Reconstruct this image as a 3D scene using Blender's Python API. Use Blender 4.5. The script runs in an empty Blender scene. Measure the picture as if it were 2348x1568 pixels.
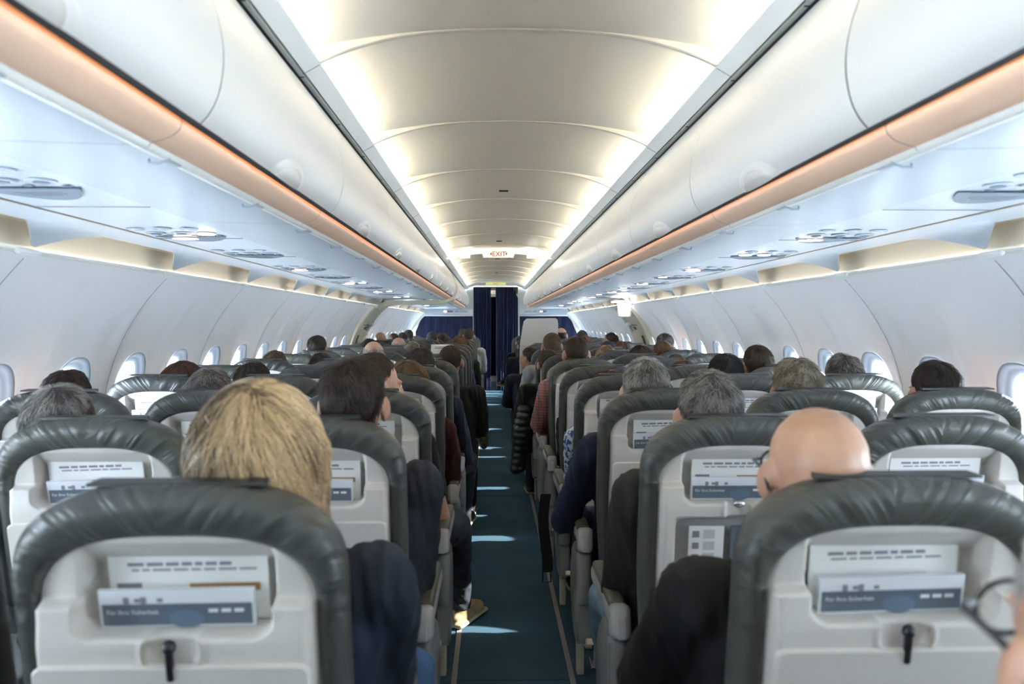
import bpy, bmesh, math, random
import numpy as np
from mathutils import Vector, Matrix, Euler
from mathutils.bvhtree import BVHTree

R = math.radians
rng = np.random.default_rng(7)
random.seed(7)
S = bpy.context.scene
COL = S.collection

# ------------------------------------------------------------------ camera
CX, CZ, F = -0.078, 1.40, 1800.0            # camera x, camera height, focal length in pixels of the 2348 px frame
VX, VY = 1128.0, 742.0                      # vanishing point of the cabin axis
cam_d = bpy.data.cameras.new('camera')
cam = bpy.data.objects.new('camera', cam_d)
COL.objects.link(cam)
cam_d.sensor_width = 36.0
cam_d.lens = 36.0 * F / 2348.0
cam.location = (CX, 0, CZ)
cam.rotation_euler = (R(90) - math.atan(42 / F), 0, -math.atan(46 / F))
cam_d.clip_start = 0.02
cam_d.dof.use_dof = True
cam_d.dof.focus_distance = 5.0
cam_d.dof.aperture_fstop = 4.0
S.camera = cam

# ------------------------------------------------------------------ light and exposure
S.view_settings.view_transform = 'Standard'
S.view_settings.look = 'None'
S.view_settings.gamma = 1.0
S.view_settings.use_curve_mapping = False
S.view_settings.exposure = 2.9
W = bpy.data.worlds.new('sky')
S.world = W
W.use_nodes = True
bg = W.node_tree.nodes['Background']
bg.inputs[0].default_value = (0.72, 0.86, 1.0, 1)
bg.inputs[1].default_value = 6.5
sd = bpy.data.lights.new('sun', 'SUN')
sd.energy = 4.5
sd.angle = R(0.6)
sd.color = (1.0, 0.93, 0.82)
sun = bpy.data.objects.new('sun', sd)
COL.objects.link(sun)
sun.rotation_euler = Vector((-1.0, 0.13, -0.50)).to_track_quat('-Z', 'Y').to_euler()
S.cycles.max_bounces = 7
S.cycles.diffuse_bounces = 6
S.cycles.glossy_bounces = 2
S.cycles.transmission_bounces = 3
S.cycles.transparent_max_bounces = 6
S.cycles.caustics_reflective = False
S.cycles.caustics_refractive = False
S.cycles.sample_clamp_indirect = 4.0
TUBE_STRENGTH = 7.0
RAIL_STRENGTH = 1.1

# ------------------------------------------------------------------ helpers
def sm(a, b, x):
    t = np.clip((x - a) / (b - a), 0, 1)
    return t * t * (3 - 2 * t)

_m = {}
def mat(name, col, rough=0.5, metal=0.0, bump=None, spec=0.5, emit=None, coat=0.0):
    if name in _m:
        return _m[name]
    m = bpy.data.materials.new(name)
    m.use_nodes = True
    nt = m.node_tree
    b = nt.nodes['Principled BSDF']
    b.inputs['Base Color'].default_value = (*col, 1)
    b.inputs['Roughness'].default_value = rough
    b.inputs['Metallic'].default_value = metal
    b.inputs['Specular IOR Level'].default_value = spec
    b.inputs['Coat Weight'].default_value = coat
    if emit:
        b.inputs['Emission Color'].default_value = (*emit[0], 1)
        b.inputs['Emission Strength'].default_value = emit[1]
    if bump:
        tc = nt.nodes.new('ShaderNodeTexCoord')
        n = nt.nodes.new('ShaderNodeTexNoise')
        n.inputs['Scale'].default_value = bump[0]
        n.inputs['Detail'].default_value = 4
        bn = nt.nodes.new('ShaderNodeBump')
        bn.inputs['Strength'].default_value = bump[1]
        bn.inputs['Distance'].default_value = bump[2] if len(bump) > 2 else 0.002
        nt.links.new(tc.outputs['Object'], n.inputs['Vector'])
        nt.links.new(n.outputs['Fac'], bn.inputs['Height'])
        nt.links.new(bn.outputs['Normal'], b.inputs['Normal'])
    _m[name] = m
    return m

def node(nt, t, **kw):
    n = nt.nodes.new(t)
    for k, v in kw.items():
        n.inputs[k].default_value = v
    return n

def ramp_mat(name, stops, tex='noise', scale=5.0, rough=0.8, detail=3.0, bump=0.0, vec_scale=(1, 1, 1), coord='Object', dist=0.003, constant=False):
    if name in _m:
        return _m[name]
    m = mat(name, stops[0][1], rough)
    nt = m.node_tree
    b = nt.nodes['Principled BSDF']
    tc = nt.nodes.new('ShaderNodeTexCoord')
    mp = nt.nodes.new('ShaderNodeMapping')
    mp.inputs['Scale'].default_value = vec_scale
    nt.links.new(tc.outputs[coord], mp.inputs['Vector'])
    if tex == 'noise':
        t = node(nt, 'ShaderNodeTexNoise', Scale=scale, Detail=detail)
        out = t.outputs['Fac']
    else:
        t = node(nt, 'ShaderNodeTexVoronoi', Scale=scale)
        out = t.outputs['Distance']
    nt.links.new(mp.outputs['Vector'], t.inputs['Vector'])
    r = nt.nodes.new('ShaderNodeValToRGB')
    e = r.color_ramp.elements
    if constant:
        r.color_ramp.interpolation = 'CONSTANT'
    e[0].position, e[0].color = stops[0][0], (*stops[0][1], 1)
    e[1].position, e[1].color = stops[1][0], (*stops[1][1], 1)
    for p, c in stops[2:]:
        q = e.new(p)
        q.color = (*c, 1)
    nt.links.new(out, r.inputs['Fac'])
    nt.links.new(r.outputs['Color'], b.inputs['Base Color'])
    if bump:
        bn = node(nt, 'ShaderNodeBump', Strength=bump, Distance=dist)
        nt.links.new(out, bn.inputs['Height'])
        nt.links.new(bn.outputs['Normal'], b.inputs['Normal'])
    return m

class MB:
    """collects verts and faces of one mesh"""
    def __init__(s):
        s.v, s.f, s.mi, s.uv = [], [], [], {}
    def add(s, verts, faces, mi=0):
        o = len(s.v)
        s.v += [tuple(map(float, p)) for p in verts]
        s.f += [tuple(i + o for i in f) for f in faces]
        s.mi += [mi] * len(faces)
        return s
    def grid(s, P, mi=0, flip=False, closed_u=False, closed_v=False):
        P = np.asarray(P, float)
        n, m = P.shape[:2]
        fs = []
        for i in range(n if closed_u else n - 1):
            for j in range(m if closed_v else m - 1):
                a, b = i * m + j, i * m + (j + 1) % m
                c, d = ((i + 1) % n) * m + (j + 1) % m, ((i + 1) % n) * m + j
                fs.append((a, d, c, b) if flip else (a, b, c, d))
        return s.add(P.reshape(-1, 3), fs, mi)
    def box(s, c, size, mi=0, rot=None):
        x, y, z = [k / 2 for k in size]
        vs = [Vector(p) for p in ((-x,-y,-z),(x,-y,-z),(x,y,-z),(-x,y,-z),(-x,-y,z),(x,-y,z),(x,y,z),(-x,y,z))]
        if rot is not None:
            vs = [rot @ v for v in vs]
        return s.add([v + Vector(c) for v in vs], [(0,3,2,1),(4,5,6,7),(0,1,5,4),(1,2,6,5),(2,3,7,6),(3,0,4,7)], mi)
    def rbox(s, c, size, r=0.01, mi=0, rot=None, seg=3):
        bm = bmesh.new()
        bmesh.ops.create_cube(bm, size=1.0)
        bmesh.ops.scale(bm, vec=size, verts=bm.verts)
        bmesh.ops.bevel(bm, geom=bm.edges[:], offset=min(r, min(size) * 0.49), segments=seg, profile=0.5, affect='EDGES')
        M = Matrix.Translation(c) @ (rot.to_4x4() if rot is not None else Matrix.Identity(4))
        bm.verts.index_update()
        s.add([M @ v.co for v in bm.verts], [[v.index for v in f.verts] for f in bm.faces], mi)
        bm.free()
        return s
    def tube(s, pts, r, n=8, mi=0, ry=None):
        pts = [Vector(p) for p in pts]
        rs = r if hasattr(r, '__len__') else [r] * len(pts)
        rings = []
        up = None
        for i, p in enumerate(pts):
            t = (pts[min(i + 1, len(pts) - 1)] - pts[max(i - 1, 0)]).normalized()
            if up is None:
                up = Vector((0, 0, 1)) if abs(t.z) < 0.9 else Vector((0, 1, 0))
            a = t.cross(up).normalized()
            up = a.cross(t).normalized()
            rings.append([p + a * (rs[i] * math.cos(k * 2 * math.pi / n)) + up * (rs[i] * math.sin(k * 2 * math.pi / n)) for k in range(n)])
        o = len(s.v)
        s.grid(np.array([[tuple(q) for q in g] for g in rings]), mi, closed_v=True)
        L = len(pts) - 1
        s.f += [tuple(o + k for k in range(n)), tuple(o + L * n + k for k in reversed(range(n)))]
        s.mi += [mi, mi]
        return s
    def disc(s, c, rx, ry, h, n=24, mi=0, ax='z'):
        """flat elliptical puck, axis z or y"""
        top, bot = [], []
        for k in range(n):
            a, b = rx * math.cos(2 * math.pi * k / n), ry * math.sin(2 * math.pi * k / n)
            if ax == 'z':
                bot.append((c[0] + a, c[1] + b, c[2] - h / 2)); top.append((c[0] + a, c[1] + b, c[2] + h / 2))
            else:
                bot.append((c[0] + a, c[1] + h / 2, c[2] + b)); top.append((c[0] + a, c[1] - h / 2, c[2] + b))
        fs = [tuple(reversed(range(n))), tuple(range(n, 2 * n))] + [(k, (k + 1) % n, n + (k + 1) % n, n + k) for k in range(n)]
        return s.add(bot + top, fs, mi)
    def ell(s, c, r, rot=None, n=16, mi=0):
        m = n // 2 + 1
        vs = []
        for i in range(m + 1):
            t = math.pi * i / m
            for k in range(n):
                a = 2 * math.pi * k / n
                v = Vector((r[0] * math.sin(t) * math.cos(a), r[1] * math.sin(t) * math.sin(a), r[2] * math.cos(t)))
                if rot is not None:
                    v = rot @ v
                vs.append(v + Vector(c))
        fs = [(i * n + k, (i + 1) * n + k, (i + 1) * n + (k + 1) % n, i * n + (k + 1) % n) for i in range(m) for k in range(n)]
        return s.add(vs, fs, mi)
    def cap(s, p0, r0, p1, r1, n=14, mi=0):
        """closed tapered capsule"""
        p0, p1 = Vector(p0), Vector(p1)
        d = (p1 - p0)
        L = max(d.length, 1e-5)
        q = Vector((0, 0, 1)).rotation_difference(d.normalized() if d.length > 1e-5 else Vector((0, 0, 1)))
        prof = [(-r0 * math.cos(t), r0 * math.sin(t)) for t in np.linspace(0, math.pi / 2, 5)]
        prof += [(L + r1 * math.sin(t), r1 * math.cos(t)) for t in np.linspace(0, math.pi / 2, 5)]
        vs = []
        for h, rr in prof:
            for k in range(n):
                a = 2 * math.pi * k / n
                vs.append(p0 + q @ Vector((rr * math.cos(a), rr * math.sin(a), h)))
        m = len(prof)
        fs = [(i * n + k, i * n + (k + 1) % n, (i + 1) * n + (k + 1) % n, (i + 1) * n + k) for i in range(m - 1) for k in range(n)]
        return s.add(vs, fs, mi)
    def loft(s, rings, n=20, mi=0):
        """closed elliptical tube through (centre, rx, ry), stacked along z, ends domed"""
        vs = []
        rr = list(rings)
        c0, a0, b0 = rr[0]; c1, a1, b1 = rr[-1]
        rr = [((c0[0], c0[1], c0[2] - b0 * .35), a0 * .01, b0 * .01), ((c0[0], c0[1], c0[2] - b0 * .25), a0 * .7, b0 * .7)] + rr + \
             [((c1[0], c1[1], c1[2] + b1 * .25), a1 * .7, b1 * .7), ((c1[0], c1[1], c1[2] + b1 * .35), a1 * .01, b1 * .01)]
        for c, a, b in rr:
            for k in range(n):
                t = 2 * math.pi * k / n
                vs.append((c[0] + a * math.cos(t), c[1] + b * math.sin(t), c[2]))
        fs = [(i * n + k, i * n + (k + 1) % n, (i + 1) * n + (k + 1) % n, (i + 1) * n + k) for i in range(len(rr) - 1) for k in range(n)]
        return s.add(vs, fs, mi)
    def mesh(s, name, mats, smooth=True, angle=40):
        me = bpy.data.meshes.new(name)
        me.from_pydata(s.v, [], s.f)
        for m in (mats if isinstance(mats, (list, tuple)) else [mats]):
            me.materials.append(m)
        me.polygons.foreach_set('material_index', s.mi)
        if smooth:
            me.shade_smooth()
            if angle:
                me.set_sharp_from_angle(angle=R(angle))
        me.update()
        return me
    def obj(s, name, mats, parent=None, smooth=True, angle=40):
        return link(name, s.mesh(name, mats, smooth, angle), parent)

def link(name, data, parent=None, loc=None):
    o = bpy.data.objects.new(name, data)
    COL.objects.link(o)
    if parent:
        o.parent = parent
    if loc:
        o.location = loc
    return o

def tag(o, label, cat, group=None):
    o['label'] = label
    o['category'] = cat
    if group:
        o['group'] = group
    return o

def struct(o, label=None):
    o['kind'] = 'structure'
    if label:
        o['label'] = label
    return o

def empty(name, loc=(0, 0, 0)):
    o = link(name, None, None, loc)
    o.empty_display_size = 0.05
    return o

def copy_tree(o, parent=None):
    c = o.copy()
    COL.objects.link(c)
    if parent:
        c.parent = parent
        c.matrix_parent_inverse = o.matrix_parent_inverse
    for ch in list(o.children):
        copy_tree(ch, c)
    return c

_dg = lambda: bpy.context.evaluated_depsgraph_get()
def union_mesh(name, mb, mats, voxel=0.007, smooth=3, factor=0.5):
    """one continuous closed surface around everything collected in mb"""
    o = link('tmp', mb.mesh('tmp', [], smooth=False))
    md = o.modifiers.new('r', 'REMESH')
    md.mode = 'VOXEL'; md.voxel_size = voxel
    if smooth:
        m2 = o.modifiers.new('s', 'SMOOTH'); m2.iterations = smooth; m2.factor = factor
    me = bpy.data.meshes.new_from_object(o.evaluated_get(_dg()))
    d = o.data
    bpy.data.objects.remove(o); bpy.data.meshes.remove(d)
    me.name = name
    me.materials.clear()
    for m in (mats if isinstance(mats, (list, tuple)) else [mats]):
        me.materials.append(m)
    me.shade_smooth()
    return me

_txt = {}
def text_verts(s, size):
    """verts, faces of flat lettering in the xz plane, left-bottom at 0, facing -y"""
    if s not in _txt:
        cu = bpy.data.curves.new('t', 'FONT'); cu.body = s; cu.size = 1.0; cu.resolution_u = 3
        o = link('t', cu)
        me = bpy.data.meshes.new_from_object(o.evaluated_get(_dg()))
        _txt[s] = ([tuple(v.co) for v in me.vertices], [tuple(p.vertices) for p in me.polygons])
        bpy.data.objects.remove(o); bpy.data.curves.remove(cu); bpy.data.meshes.remove(me)
    v, f = _txt[s]
    return [(a * size, 0.0, b * size) for a, b, c in v], f

def px(x, y, d):
    """world point seen at pixel (x, y) at distance d along the cabin"""
    return ((x - VX) * d / F + CX, d, CZ - (y - VY) * d / F)

# ------------------------------------------------------------------ materials
M_wall = mat('white_wall_plastic', (.87, .88, .89), .52)
M_seam = mat('grey_seam', (.30, .31, .33), .6)
M_bin = mat('white_bin_plastic', (.65, .65, .64), .34)
M_gap = mat('dark_gap', (.02, .02, .022), .7)
M_rail = mat('peach_rail', (.95, .64, .45), .45)
M_rail_lamp = mat('amber_light_strip', (.9, .5, .25), .5, emit=((1.0, .52, .27), RAIL_STRENGTH))
M_lip = mat('pale_lip', (.86, .86, .82), .4)
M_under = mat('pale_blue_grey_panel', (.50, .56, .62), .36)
M_cove = mat('beige_cove', (.80, .73, .60), .5)
M_ceil = mat('warm_white_ceiling', (.69, .68, .625), .42)
M_ceilside = mat('pale_grey_ceiling_edge', (.70, .72, .72), .42)
M_tube = mat('warm_cove_tube', (1, 1, 1), .5, emit=((1.0, .80, .54), TUBE_STRENGTH))
M_covetube = mat('sidewall_tube', (1, 1, 1), .5, emit=((1.0, .90, .75), .30))
M_track = mat('grey_green_track', (.26, .28, .26), .5)
M_cream = mat('cream_panel', (.70, .66, .52), .5)
M_creamlight = mat('pale_cream_panel', (.56, .54, .47), .5)
M_shell = mat('light_grey_seat_shell', (.62, .585, .545), .42, bump=(900, .06))
M_tray = mat('light_grey_tray', (.64, .605, .565), .38, bump=(900, .05))
M_black = mat('black_plastic', (.012, .012, .013), .35)
M_chrome = mat('metal', (.65, .66, .68), .25, metal=1.0)
M_grey = mat('mid_grey_plastic', (.22, .22, .215), .42)
M_lightgrey = mat('pale_grey_plastic', (.36, .355, .345), .42)
M_olive = mat('dark_olive_arm_pad', (.085, .08, .06), .5)
M_creamseat = mat('cream_seat_plastic', (.62, .58, .45), .5)
M_strip = mat('lilac_grey_floor_strip', (.24, .21, .22), .5)
M_paper = mat('white_paper', (.80, .80, .78), .6)
M_print = mat('grey_print', (.22, .22, .25), .7)
M_band = mat('slate_blue_band', (.11, .14, .18), .35)
M_clear = mat('clear_sleeve', (.70, .72, .75), .15)
M_brownprint = mat('brown_print', (.36, .20, .08), .5)
M_lens = mat('slate_lens', (.13, .185, .245), .5)
M_amber = mat('lit_sign', (1, 1, 1), .5, emit=((1.0, .55, .40), 3.0))
M_lamp = mat('lit_reading_light', (1, 1, 1), .4, emit=((1.0, .97, .9), 4.0))
M_silver = mat('silver_plastic', (.62, .68, .74), .25)
M_red = mat('red_letter', (.45, .035, .02), .5)
M_signwhite = mat('lit_white_sign', (.7, .66, .62), .5, emit=((1.0, .86, .74), .10))
M_signgreen = mat('yellow_green_sign', (.62, .62, .25), .5, emit=((.75, .72, .25), .05))
M_skin = mat('fair_skin', (.50, .275, .18), .45, bump=(60, .12, .002))
M_skin2 = ramp_mat('pink_skin', [(.35, (.40, .215, .135)), (.68, (.54, .32, .215))], scale=9, rough=.42, bump=.04)
for _k in (M_skin, M_skin2):
    _b = _k.node_tree.nodes['Principled BSDF']
    _b.inputs['Subsurface Weight'].default_value = .12
    _b.inputs['Subsurface Radius'].default_value = (.012, .005, .003)
M_eye = mat('eye_white', (.75, .72, .70), .2)

# glass pane that lets the daylight in
M_glass = bpy.data.materials.new('clear_pane'); M_glass.use_nodes = True
_nt = M_glass.node_tree; _nt.nodes.remove(_nt.nodes['Principled BSDF'])
_t = node(_nt, 'ShaderNodeBsdfTransparent'); _g = node(_nt, 'ShaderNodeBsdfGlossy', Roughness=.02); _x = node(_nt, 'ShaderNodeMixShader', Fac=.06)
_nt.links.new(_t.outputs[0], _x.inputs[1]); _nt.links.new(_g.outputs[0], _x.inputs[2])
_nt.links.new(_x.outputs[0], _nt.nodes['Material Output'].inputs['Surface'])

def leather():
    m = mat('dark_grey_leather', (.085, .088, .084), .42, spec=.5)
    nt = m.node_tree
    b = nt.nodes['Principled BSDF']
    uv = nt.nodes.new('ShaderNodeUVMap')
    oi = nt.nodes.new('ShaderNodeObjectInfo')
    mp = nt.nodes.new('ShaderNodeMapping')
    mp.inputs['Scale'].default_value = (17, 5, 1)
    mp.inputs['Rotation'].default_value = (0, 0, .5)
    ad = nt.nodes.new('ShaderNodeVectorMath'); ad.operation = 'ADD'
    nt.links.new(uv.outputs[0], mp.inputs[0])
    nt.links.new(mp.outputs[0], ad.inputs[0]); nt.links.new(oi.outputs['Random'], ad.inputs[1])
    n = node(nt, 'ShaderNodeTexNoise', Scale=1.6, Detail=2.0, Distortion=.5)
    nt.links.new(ad.outputs[0], n.inputs['Vector'])
    sep = nt.nodes.new('ShaderNodeSeparateXYZ'); nt.links.new(uv.outputs[0], sep.inputs[0])
    ml = nt.nodes.new('ShaderNodeMath'); ml.operation = 'MULTIPLY'
    gt = node(nt, 'ShaderNodeMapRange'); gt.inputs['From Min'].default_value = .55; gt.inputs['From Max'].default_value = .80
    gt.inputs['To Min'].default_value = .15
    nt.links.new(sep.outputs['Y'], gt.inputs['Value'])
    nt.links.new(n.outputs['Fac'], ml.inputs[0]); nt.links.new(gt.outputs[0], ml.inputs[1])
    bn = node(nt, 'ShaderNodeBump', Strength=1.0, Distance=.012)
    nt.links.new(ml.outputs[0], bn.inputs['Height'])
    nt.links.new(bn.outputs[0], b.inputs['Normal'])
    # slight grey-green differences between covers
    hv = nt.nodes.new('ShaderNodeMix'); hv.data_type = 'RGBA'
    hv.inputs[6].default_value = (.050, .053, .052, 1); hv.inputs[7].default_value = (.078, .080, .066, 1)
    nt.links.new(oi.outputs['Random'], hv.inputs[0]); nt.links.new(hv.outputs[2], b.inputs['Base Color'])
    return m
M_leather = leather()
M_leather_plain = mat('dark_grey_leather_plain', (.035, .037, .036), .45, bump=(45, .3, .004))

def carpet():
    m = mat('blue_carpet', (.02, .09, .14), .95, spec=.1)
    nt = m.node_tree
    b = nt.nodes['Principled BSDF']
    tc = nt.nodes.new('ShaderNodeTexCoord')
    n = node(nt, 'ShaderNodeTexNoise', Scale=700.0, Detail=2.0)
    n2 = node(nt, 'ShaderNodeTexNoise', Scale=3.0, Detail=3.0)
    r = nt.nodes.new('ShaderNodeValToRGB')
    r.color_ramp.elements[0].position = .35; r.color_ramp.elements[0].color = (.028, .064, .100, 1)
    r.color_ramp.elements[1].position = .70; r.color_ramp.elements[1].color = (.070, .140, .200, 1)
    mx = nt.nodes.new('ShaderNodeMath'); mx.operation = 'ADD'
    s1 = nt.nodes.new('ShaderNodeMath'); s1.operation = 'MULTIPLY'; s1.inputs[1].default_value = .65
    s2 = nt.nodes.new('ShaderNodeMath'); s2.operation = 'MULTIPLY'; s2.inputs[1].default_value = .35
    nt.links.new(tc.outputs['Object'], n.inputs['Vector']); nt.links.new(tc.outputs['Object'], n2.inputs['Vector'])
    nt.links.new(n.outputs['Fac'], s1.inputs[0]); nt.links.new(n2.outputs['Fac'], s2.inputs[0])
    nt.links.new(s1.outputs[0], mx.inputs[0]); nt.links.new(s2.outputs[0], mx.inputs[1])
    nt.links.new(mx.outputs[0], r.inputs['Fac']); nt.links.new(r.outputs[0], b.inputs['Base Color'])
    bn = node(nt, 'ShaderNodeBump', Strength=.5, Distance=.003)
    nt.links.new(n.outputs['Fac'], bn.inputs['Height']); nt.links.new(bn.outputs[0], b.inputs['Normal'])
    return m
M_carpet = carpet()
M_curtain = ramp_mat('navy_curtain', [(.35, (.0045, .008, .034)), (.7, (.010, .017, .064))], scale=30, rough=.85, vec_scale=(1, 1, .1))

# ------------------------------------------------------------------ the cabin shell
Y0, Y1 = -3.2, 16.6                          # stretch of cabin that is built
JB0, PB = 1.34, 1.06                         # overhead bins: first joint, length
JC0, PC = 2.25, 1.01                         # ceiling panels
JW0, PW = 2.45, 1.06                         # side wall panels, two windows each

fl = MB().grid(np.array([[(x, y, 0.0) for x in (-1.85, 1.85)] for y in (Y0, Y1 + 3)]))
struct(fl.obj('floor', M_carpet), 'dark teal blue carpet along the aisle')
for i, x in enumerate((-.2275, .238)):
    struct(MB().box((x, (Y0 + Y1) / 2, .0015), (.021, Y1 - Y0, .003)).obj('trim_%d' % (i + 1), M_strip, smooth=False),
           'grey path strip on the carpet at the %s of the aisle' % ('left' if i == 0 else 'right'))
for k, y in enumerate((3.05, 5.15, 6.35, 9.3, 12.4)):
    struct(MB().box((0, y, .0008), (.44, .004, .0016)).obj('trim_%d' % (k + 3), mat('carpet_joint', (.008, .03, .05), .9), smooth=False), 'joint in the aisle carpet')

# side walls -------------------------------------------------------
WP = np.array([(1.500, 1.616), (1.560, 1.552), (1.615, 1.485), (1.665, 1.410), (1.710, 1.330), (1.748, 1.240), (1.778, 1.140), (1.800, 1.030), (1.815, .900),
               (1.822, .750), (1.820, .580), (1.805, .400), (1.775, .200), (1.735, .0)])
_seg = np.r_[0, np.cumsum(np.hypot(*np.diff(WP, axis=0).T))]
_vv = np.linspace(0, _seg[-1], 400)
def _cr(t, xs, ys):
    # smooth interpolation through the profile points
    h = np.diff(xs); d = np.diff(ys) / h
    m = np.r_[d[0], (d[:-1] + d[1:]) / 2, d[-1]]
    i = np.clip(np.searchsorted(xs, t, side='right') - 1, 0, len(xs) - 2)
    s = (t - xs[i]) / h[i]
    return (2*s**3-3*s**2+1)*ys[i] + (s**3-2*s**2+s)*h[i]*m[i] + (-2*s**3+3*s**2)*ys[i+1] + (s**3-s**2)*h[i]*m[i+1]
def wall_pt(v, off=0.0):
    v = np.asarray(v, float)
    x = _cr(v, _seg, WP[:, 0]); z = _cr(v, _seg, WP[:, 1])
    e = 1e-3
    tx = _cr(v + e, _seg, WP[:, 0]) - x; tz = _cr(v + e, _seg, WP[:, 1]) - z
    L = np.hypot(tx, tz)
    nx, nz = -tz / L, tx / L                 # outward
    return x + nx * off, z + nz * off
VWC = float(np.interp(-1.055, -_cr(_vv, _seg, WP[:, 1]), _vv))    # arc length of the window centre
HA, HB = .150, .205                          # half size of the oval round a window
def relief(u, v):
    """how far the wall lies back (outwards) round a window column"""
    z = np.interp(v, _vv, _cr(_vv, _seg, WP[:, 1]))
    col = sm(.255, .185, np.abs(u))
    return .020 * col * sm(1.58, 1.30, z)
def sq(a, p):
    return np.sign(np.cos(a)) * np.abs(np.cos(a)) ** p, np.sign(np.sin(a)) * np.abs(np.sin(a)) ** p
def wall_side(sx):
    mb = MB()
    half = PW / 4
    y = JW0 - 5 * PW
    ys = []
    while y < Y1 + .4:
        ys += [y + half, y + 3 * half]
        y += PW
    dv = .27
    for yc in ys:
        U = np.linspace(-half, half, 49)
        for v0, v1, n in ((0, VWC - dv + .004, 20), (VWC + dv - .004, _seg[-1], 14)):
            V = np.linspace(v0, v1, n)
            P = np.zeros((n, 49, 3))
            for i, v in enumerate(V):
                x, z = wall_pt(np.full(49, v), relief(U, v))
                P[i] = np.c_[sx * x, yc + U, z]
            mb.grid(P, flip=sx > 0)
        ca = math.atan2(dv, half)
        A = np.sort(np.r_[np.linspace(0, 2 * np.pi, 121)[:-1] + 1e-3, ca, math.pi - ca, math.pi + ca, 2 * math.pi - ca])
        ring = []
        for t in np.linspace(0, 1, 7):
            c, s_ = sq(A, .8)
            hu, hv = HA * c, HB * s_
            k = np.minimum(half / np.maximum(np.abs(np.cos(A)), 1e-6), dv / np.maximum(np.abs(np.sin(A)), 1e-6))
            ru, rv = k * np.cos(A), k * np.sin(A)
            u, v = hu + (ru - hu) * t, VWC + hv + (rv - hv) * t
            x, z = wall_pt(v, relief(u, v))
            ring.append(np.c_[sx * x, yc + u, z])
        mb.grid(np.array(ring), closed_v=True, flip=sx > 0)
    y = JW0 - 5 * PW
    while y < Y1:
        V = np.linspace(.02, _seg[-1], 40)
        x, z = wall_pt(V, -.0012)
        P = np.array([np.c_[sx * x, np.full(40, y + dy), z] for dy in (-.0022, .0022)])
        mb.grid(P, 1, flip=sx < 0)
        y += PW
    o = mb.obj('wall_left' if sx < 0 else 'wall_right', [M_wall, M_seam], angle=None)
    return struct(o, 'white curved side wall with oval windows, %s of the cabin' % ('left' if sx < 0 else 'right')), ys
WINS = []
for sx in (-1, 1):
    o, ys = wall_side(sx)
    WINS += [(sx, y) for y in ys if 1.2 < y < 15]
def window_meshes(sx):
    A = np.linspace(0, 2 * np.pi, 49)[:-1]
    c, s_ = sq(A, .8)
    rings = []
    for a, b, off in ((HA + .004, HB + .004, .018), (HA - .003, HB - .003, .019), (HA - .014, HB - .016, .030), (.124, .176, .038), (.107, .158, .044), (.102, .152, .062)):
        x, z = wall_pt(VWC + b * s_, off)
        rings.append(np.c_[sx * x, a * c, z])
    f = MB().grid(np.array(rings), closed_v=True, flip=sx < 0)
    x, z = wall_pt(VWC + .153 * s_, .056)
    p = MB()
    p.add(np.c_[sx * x, .103 * c, z], [tuple(range(48))])
    x, z = wall_pt(VWC + .153 * s_, .062)
    p.add(np.c_[sx * x, .103 * c, z], [tuple(reversed(range(48)))])
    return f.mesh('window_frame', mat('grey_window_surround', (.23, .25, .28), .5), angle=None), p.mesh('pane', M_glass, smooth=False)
WM = {-1: window_meshes(-1), 1: window_meshes(1)}
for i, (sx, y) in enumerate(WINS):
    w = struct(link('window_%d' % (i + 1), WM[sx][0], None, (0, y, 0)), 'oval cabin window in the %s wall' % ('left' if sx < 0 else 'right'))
    link('pane', WM[sx][1], w)

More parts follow.
